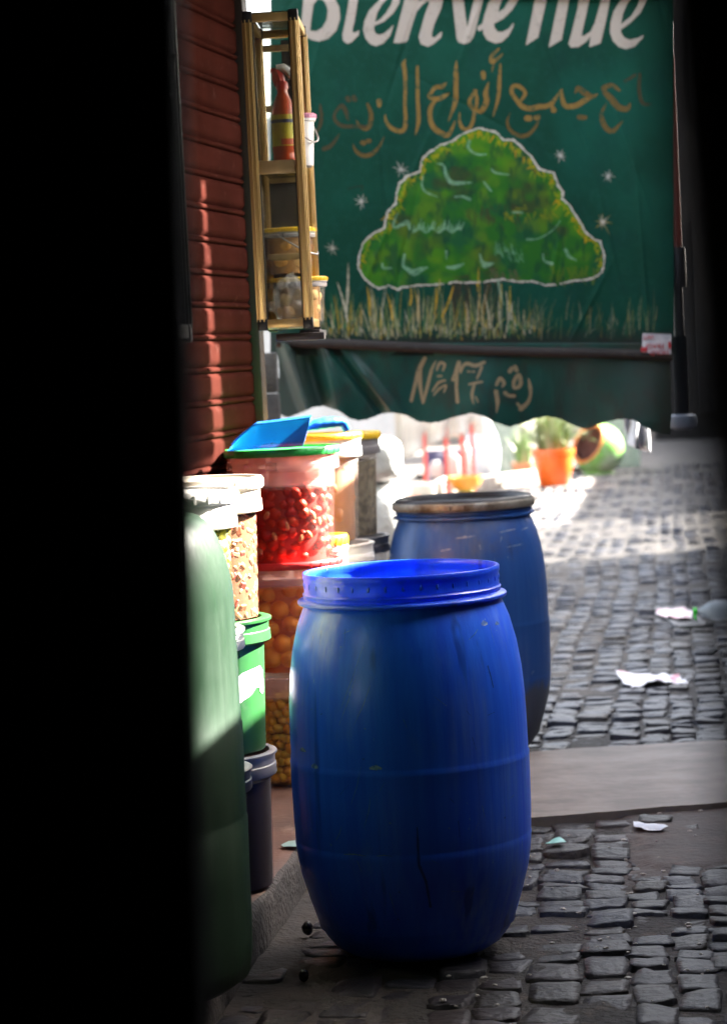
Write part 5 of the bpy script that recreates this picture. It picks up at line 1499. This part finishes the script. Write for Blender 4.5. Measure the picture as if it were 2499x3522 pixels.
# big white and blue jar at the end of the stall
jr = empty('glazed_jar', gnd(1662, 1672), 0, 'tall white and blue glazed jar at the end of the market stall', 'jar')
Yj = jr.location.y; zt_ = at(1660, 1440, Yj).z; k_ = Yj / FPX
mb = MB(); mb.lathe([(0, 0), (40 * k_, 0), (46 * k_, .03), (58 * k_, .2), (62 * k_, .32), (52 * k_, .46), (36 * k_, .54), (34 * k_, zt_ - .03), (42 * k_, zt_), (30 * k_, zt_)], 32)
mb.build('body', M_('glaze', (0.455, 0.468, 0.481), .2, (0.065, 0.156, 0.312), 6, lo=.52, hi=.66), jr)
# green-footed orange bowl on the ground
bw = empty('glazed_bowl', gnd(1602, 1712), 0, 'orange glazed bowl on a green foot beside the far blue barrel lid', 'bowl')
kb = bw.location.y / FPX
mb = MB(); mb.lathe([(0, 22 * kb), (30 * kb, 24 * kb), (46 * kb, 36 * kb), (58 * kb, 60 * kb), (60 * kb, 74 * kb), (55 * kb, 74 * kb), (50 * kb, 58 * kb), (20 * kb, 34 * kb), (0, 32 * kb)], 32); mb.build('bowl', M_('glaze_orange', (0.403, 0.143, 0.013), .3, (0.455, 0.2275, 0.026), 5), bw)
mb = MB(); mb.lathe([(0, 0), (38 * kb, 0), (36 * kb, 6 * kb), (24 * kb, 22 * kb), (0, 26 * kb)], 28); mb.build('foot', M_('glaze_green', (0.13, 0.273, 0.091), .35), bw)
# small orange tub near the sacks
tb = gnd(1415, 1790); kt = tb.y / FPX
zo = at(1415, 1712, tb.y).z
mb = MB(); mb.lathe([(0, 0), (24 * kt, 0), (32 * kt, zo), (35 * kt, zo + .01), (30 * kt, zo + .01), (22 * kt, .02), (0, .02)], 28)
tag(mb.build('tub', M_('tub_orange', (.70, .14, .015), .4), loc=tb), 'small orange tub just left of the far barrel lid', 'tub')
# kerb of the flower bed, in sun
mb = MB(); a = gnd(1440, 1712); b = gnd(1885, 1658); n = 9
for k in range(n):
    p = a.lerp(b, (k + .5) / n); L = (b - a).length / n - .01
    mb.box((p.x, p.y, .05), (L, .18, .13 + .01 * rng.random()), rz=math.atan2(b.y - a.y, b.x - a.x), bev=.012)
tag(mb.build('flower_bed_kerb', M_('kerb_pale', (0.432, 0.4032, 0.3456), .85, (0.324, 0.2952, 0.252), 8), smooth=50), 'low pale stone kerb in front of the plant pots', 'kerb')
mb = MB(); c = gnd(1740, 1640); mb.box((c.x, c.y + .5, .02), (1.7, .9, .08)); o = mb.build('flower_bed', dirt, smooth=0); o['kind'] = 'structure'
# boards behind the plants
paleg = M_('board_green', (0.312, 0.351, 0.299), .8, (0.247, 0.299, 0.247), 14, lo=.4, hi=.6, bmp=.4, bscale=30, dist=.02)
def board(name, px0, px1, pyb, Y, ht, mat, label):
    a = at(px0, pyb, Y); b = at(px1, pyb, Y); mb = MB()
    n = 4
    for k in range(n):
        w_ = (b.x - a.x) / n; mb.box((a.x + w_ * (k + .5), Y, ht / 2 + max(0, a.z * 0)), (w_ - .006, .04, ht), bev=.004)
    mb.box(((a.x + b.x) / 2, Y + .035, ht * .8), (b.x - a.x, .03, .06))
    tag(mb.build(name, mat, smooth=40), label, 'board')
Yb = gnd(1740, 1642).y
board('board', 1692, 1792, 1640, Yb, 1.5, paleg, 'pale green plank screen behind the small terracotta pot')
board('board', 2090, 2202, 1604, gnd(2150, 1606).y, 1.5, paleg, 'pale green plank screen to the right of the round planter')
board('board', 1664, 1688, 1640, Yb + .1, 1.5, M_('board_brown', (.35, .13, .09), .8), 'narrow red brown upright board next to the pale green screen')
# pots with plants
terra = M_('terracotta', (0.377, 0.169, 0.0845), .8, (0.325, 0.1365, 0.065), 8); orangeg = M_('pot_orange', (.58, .105, .010), .35, (.50, .080, .008), 6)
leafm = M_('leaf_green', (0.065, 0.13, 0.026), .5, (0.104, 0.169, 0.039), 9); leafp = M_('leaf_pale', (0.2324, 0.2366, 0.1521), .5, (0.1775, 0.2113, 0.09295), 9); soil = M_('soil', (0.02113, 0.01479, 0.01056), .9)
def grass_pot(px, pyb, pxw, hpx, potm, leaf, nblades, hb, spread, label, plabel_cat='potted plant', flare=1.12):
    base = gnd(px, pyb); k = base.y / FPX
    root = empty('potted_plant', base, 0, label, plabel_cat)
    r = pxw / 2 * k; h = hpx * k
    mb = MB(); mb.lathe([(0, .0), (r * .66, 0), (r * .72, .01), (r * .95, h * .55), (r, h * .86), (r * flare, h * .87), (r * flare, h), (r * .92, h), (r * .9, h * .9), (0, h * .88)], 40); mb.build('pot', potm, root)
    mb = MB(); mb.lathe([(r * .9, h * .89), (r * .5, h * .93), (0, h * .94)], 24); mb.build('soil', soil, root)
    mb = MB()
    for i in range(nblades):
        a = rng.uniform(0, 2 * pi); rr = r * .7 * math.sqrt(rng.random()); L = hb * rng.uniform(.5, 1.15); out = spread * rng.uniform(.1, 1.0)
        w_ = .010 * rng.uniform(.7, 1.6); d = Vector((cos(a), sin(a), 0)); sN = Vector((-sin(a), cos(a), 0)); p0 = d * rr + Vector((0, 0, h * .9))
        vs = []
        for j in range(6):
            t = j / 5; p = p0 + d * out * t ** 1.6 + Vector((0, 0, L * (t - .45 * (out / max(L, .01)) * t ** 3)))
            ww = w_ * (1 - t) ** .6 + .0006
            vs += [p - sN * ww, p + sN * ww]
        mb.add(vs, [(2 * j, 2 * j + 1, 2 * j + 3, 2 * j + 2) for j in range(5)], mi=int(rng.random() < .35))
    mb.build('leaves', [leaf, leafm if leaf is leafp else leafp], root, smooth=80)
    return root
grass_pot(1800, 1652, 76, 62, terra, leafm, 70, .34, .12, 'small square shouldered terracotta pot with upright green blades')
grass_pot(1905, 1672, 140, 128, orangeg, leafp, 260, .50, .40, 'big orange pot overflowing with pale arching blades', flare=1.06)
# round planter: green ball with dark hollow and orange rim, tipped to the left
bp_ = gnd(2058, 1630); kp = bp_.y / FPX; rp = 62 * kp
root = empty('ball_planter', bp_ + Vector((0, 0, .0)), 0, 'round green planter tipped to the left with a dark hollow and orange rim', 'planter')
Mt = Matrix.Rotation(R(-52), 3, 'Y') @ Matrix.Rotation(R(38), 3, 'X')
Mt = Vector((-.75, -.55, .45)).to_track_quat('Z', 'Y').to_matrix()
ctr = Vector((0, 0, rp * 1.38))
def lathe_rot(prof, mat, name):
    mb = MB(); mb.lathe(prof, 40); mb.v = [tuple(Mt @ Vector(v) + ctr) for v in mb.v]; mb.build(name, mat, root)
RP = rp * 1.45
outer = [(RP * sin(t), -RP * cos(t)) for t in np.linspace(0, pi * .70, 18)]
lathe_rot([(max(0, r_), z_) for r_, z_ in outer], M_('planter_green', (0.13, 0.286, 0.065), .3, (0.3575, 0.403, 0.325), 3, lo=.5, hi=.7), 'shell')
lathe_rot([(max(0, r_ * .88), z_ * .88) for r_, z_ in outer], M_('planter_dark', (.10, .05, .04), .3, (.22, .11, .09), 6), 'hollow')
e = outer[-1]; lathe_rot([(e[0] * .86, e[1] * .9), (e[0] * .96, e[1] * 1.06), (e[0] * 1.03, e[1] * 1.02), (e[0] * 1.02, e[1] * .9)], M_('planter_orange', (0.455, 0.13, 0.013), .35), 'rim')
mb = MB(); mb.lathe([(0, 0), (rp * .9, 0), (rp * .8, rp * .12), (rp * .5, rp * .25), (0, rp * .25)], 32); mb.build('foot', M_('planter_foot', (0.143, 0.273, 0.065), .4), root)
# pale cloth bag hanging under the valance at the right
mb = MB(); n = 20; m = 10; vs = []
for j in range(m):
    for i in range(n):
        s_, t = i / (n - 1), j / (m - 1)
        q = at(2152 + 66 * s_ + 8 * t, 1425 + 132 * t - 26 * t * (1 - s_), 9.0); q.y += .03 * sin(s_ * 9 + t * 2); vs.append(q)
mb.add(vs, [(j * n + i, (j + 1) * n + i, (j + 1) * n + i + 1, j * n + i + 1) for j in range(m - 1) for i in range(n - 1)])
o = mb.build('cloth_bag', M_('bag_pale', (.50, .50, .54), .7, (.40, .40, .44), 8), smooth=70); md = o.modifiers.new('t', 'SOLIDIFY'); md.thickness = .01
tag(o, 'pale grey cloth bag hanging under the right end of the green valance', 'bag')

# ================================================================== LITTER
def scrap(name, pts, z, mat, label, cat, crumple=.006, group=None, sub=5, nf=13):
    """a crumpled sheet lying on the ground; outline given in photo pixels on the ground plane"""
    P_ = [gnd(x, y, z) for x, y in pts]; c = sum(P_, Vector()) / len(P_)
    bm = bmesh.new(); vs = [bm.verts.new(p - c) for p in P_]; f = bm.faces.new(vs)
    if f.normal.z < 0: f.normal_flip()
    bmesh.ops.triangulate(bm, faces=bm.faces[:])
    bmesh.ops.subdivide_edges(bm, edges=bm.edges[:], cuts=sub, use_grid_fill=True)
    for v in bm.verts:
        q = v.co + c
        v.co.z += crumple * abs(noise.noise(q * nf)) * 2.2 + crumple * .6 * noise.noise(q * nf * 2.7)
        v.co.x += crumple * .2 * noise.noise(q * nf + Vector((9, 0, 0)))
    me = bpy.data.meshes.new(name); bm.to_mesh(me); bm.free(); me.materials.append(mat)
    o = bpy.data.objects.new(name, me); col.objects.link(o); o.location = c
    md = o.modifiers.new('t', 'SOLIDIFY'); md.thickness = .0008
    return tag(o, label, cat, group)
paper = M_('paper_print', (.74, .70, .72), .5, (.62, .25, .30), 16, lo=.56, hi=.66, dirt=(.25, .50, .42), dscale=22, dlo=.64, dhi=.68)
paperp = M_('paper_pink', (.68, .38, .42), .5, (.74, .70, .70), 14, lo=.45, hi=.6)
tissue = M_('tissue', (.62, .66, .74), .45); teal = M_('teal_plastic', (.22, .55, .50), .4); teal2 = M_('teal_dull', (.26, .42, .40), .5)
scrap('paper_sheet', [(2110, 2322), (2230, 2322), (2300, 2328), (2368, 2350), (2290, 2352), (2230, 2356), (2170, 2365), (2150, 2352)], .012, paper, 'white paper sheet with red print lying on the cobbles beyond the slab', 'paper', .014)
scrap('paper_wrapper', [(2250, 2112), (2275, 2098), (2330, 2096), (2385, 2106), (2380, 2128), (2330, 2130), (2290, 2124)], .016, paperp, 'pink paper wrapper lying beside the plastic bottle', 'wrapper', .012)
scrap('tissue_scrap', [(2176, 2826), (2196, 2830), (2216, 2838), (2240, 2836), (2268, 2842), (2296, 2850), (2270, 2858), (2230, 2858), (2200, 2850), (2178, 2842)], .012, tissue, 'crumpled white tissue lying on the mud in front of the slab', 'tissue', .007)
scrap('plastic_scrap', [(1874, 2905), (1905, 2884), (1925, 2882), (1946, 2896), (1915, 2903)], .010, teal, 'bright teal plastic scrap on the cobbles right of the front barrel', 'scrap', .004)
scrap('plastic_scrap', [(966, 2908), (990, 2897), (1030, 2893), (1044, 2902), (1020, 2912), (975, 2914)], .108, teal2, 'dull teal plastic strip lying on the low red step', 'scrap', .003)
# clear bottle lying on its side with a green neck ring
c = gnd(2392, 2128, .012)
root = empty('plastic_bottle', (c.x, c.y, .045), 0, 'clear plastic bottle with a green cap lying on the cobbles at the right', 'bottle')
petm = M_clear('bottle_clear', (.50, .56, .62), .45, .12)
mb = MB(); mb.lathe([(0, 0), (.011, 0), (.012, .012), (.0125, .02), (.022, .035), (.038, .062), (.044, .085), (.044, .12), (.042, .125), (.044, .13), (.044, .24), (.04, .255), (0, .25)], 32)
Mb = Matrix.Rotation(R(90), 3, 'Y') ; mb.v = [tuple(Matrix.Rotation(R(-8), 3, 'Z') @ (Mb @ Vector(v)) + Vector((.0, 0, .0))) for v in mb.v]; mb.build('body', petm, root)
mb = MB(); mb.lathe([(0, -.010), (.014, -.009), (.0155, -.004), (.0155, .008), (.014, .010), (0, .010)], 24); mb.v = [tuple(Matrix.Rotation(R(-8), 3, 'Z') @ (Mb @ Vector(v))) for v in mb.v]
mb.tube([(-.004, -.012, -.016), (-.002, -.02, -.028), (.002, -.018, -.036)], [.007, .006, .004]); mb.build('cap', M_('cap_green', (.03, .50, .03), .35), root)
# drain grate under the wrapper
a = gnd(2255, 2092, .002); b = gnd(2425, 2152, .002)
mb = MB(); cx, cy = (a.x + b.x) / 2, (a.y + b.y) / 2; W_, D_ = b.x - a.x, a.y - b.y
for y in (-D_ / 2, D_ / 2): mb.box((0, y, .006), (W_, .03, .016), bev=.003)
for x in (-W_ / 2, W_ / 2): mb.box((x, 0, .006), (.03, D_ - .03, .016), bev=.003)
for k in range(12): mb.box((-W_ / 2 + W_ * (k + .5) / 12, 0, .005), (.008, D_ - .03, .012), bev=.002)
tag(mb.build('drain_grate', M_('grate_iron', (.13, .13, .135), .6, (.09, .085, .08), 20, metal=.4), loc=(cx, cy, -.004), smooth=40), 'dark iron drain grate set in the cobbles under the bottle', 'grate')
# dropped olives
olm = M_('black_olive', (.012, .010, .012), .25)
def drop(px, py, r, label, z=0.004):
    c = gnd(px, py, z); mb = MB(); mb.ball((0, 0, r * .9), r, 16, 12, sc=(.9, .9, 1.1), bump=.15, seed=px)
    tag(mb.build('olive', olm, loc=c, smooth=70), label, 'olive')
drop(1058, 3212, .0135, 'black olive dropped on the concrete left of the front barrel, the nearer to the step')
drop(1045, 3372, .011, 'black olive lying in the deep shade at the bottom, below the step')
# pebbles of grit and paper bits
bits = M_('bit_pale', (.60, .55, .50), .7, (.42, .36, .32), 20)
i = 0
for k in range(900):
    px = rng.uniform(1500, 2450) if k < 95 else None
    if px is None: break
    py = rng.uniform(2620, 3480)
    c = gnd(px, py, .008)
    if in_poly(c.x, c.y, [(q.x, q.y) for q in SLAB]) or (c - D1).length < .26 or (c - D2).length < .26: continue
    mb = MB(); mb.ball((0, 0, 0), rng.uniform(.002, .005), 7, 5, sc=(1.5, 1, .6), bump=.5, seed=k)
    tag(mb.build('grit', bits, loc=c, smooth=0), 'pale crumb of grit lying among the cobbles', 'grit', 'crumbs of grit on the cobbles')
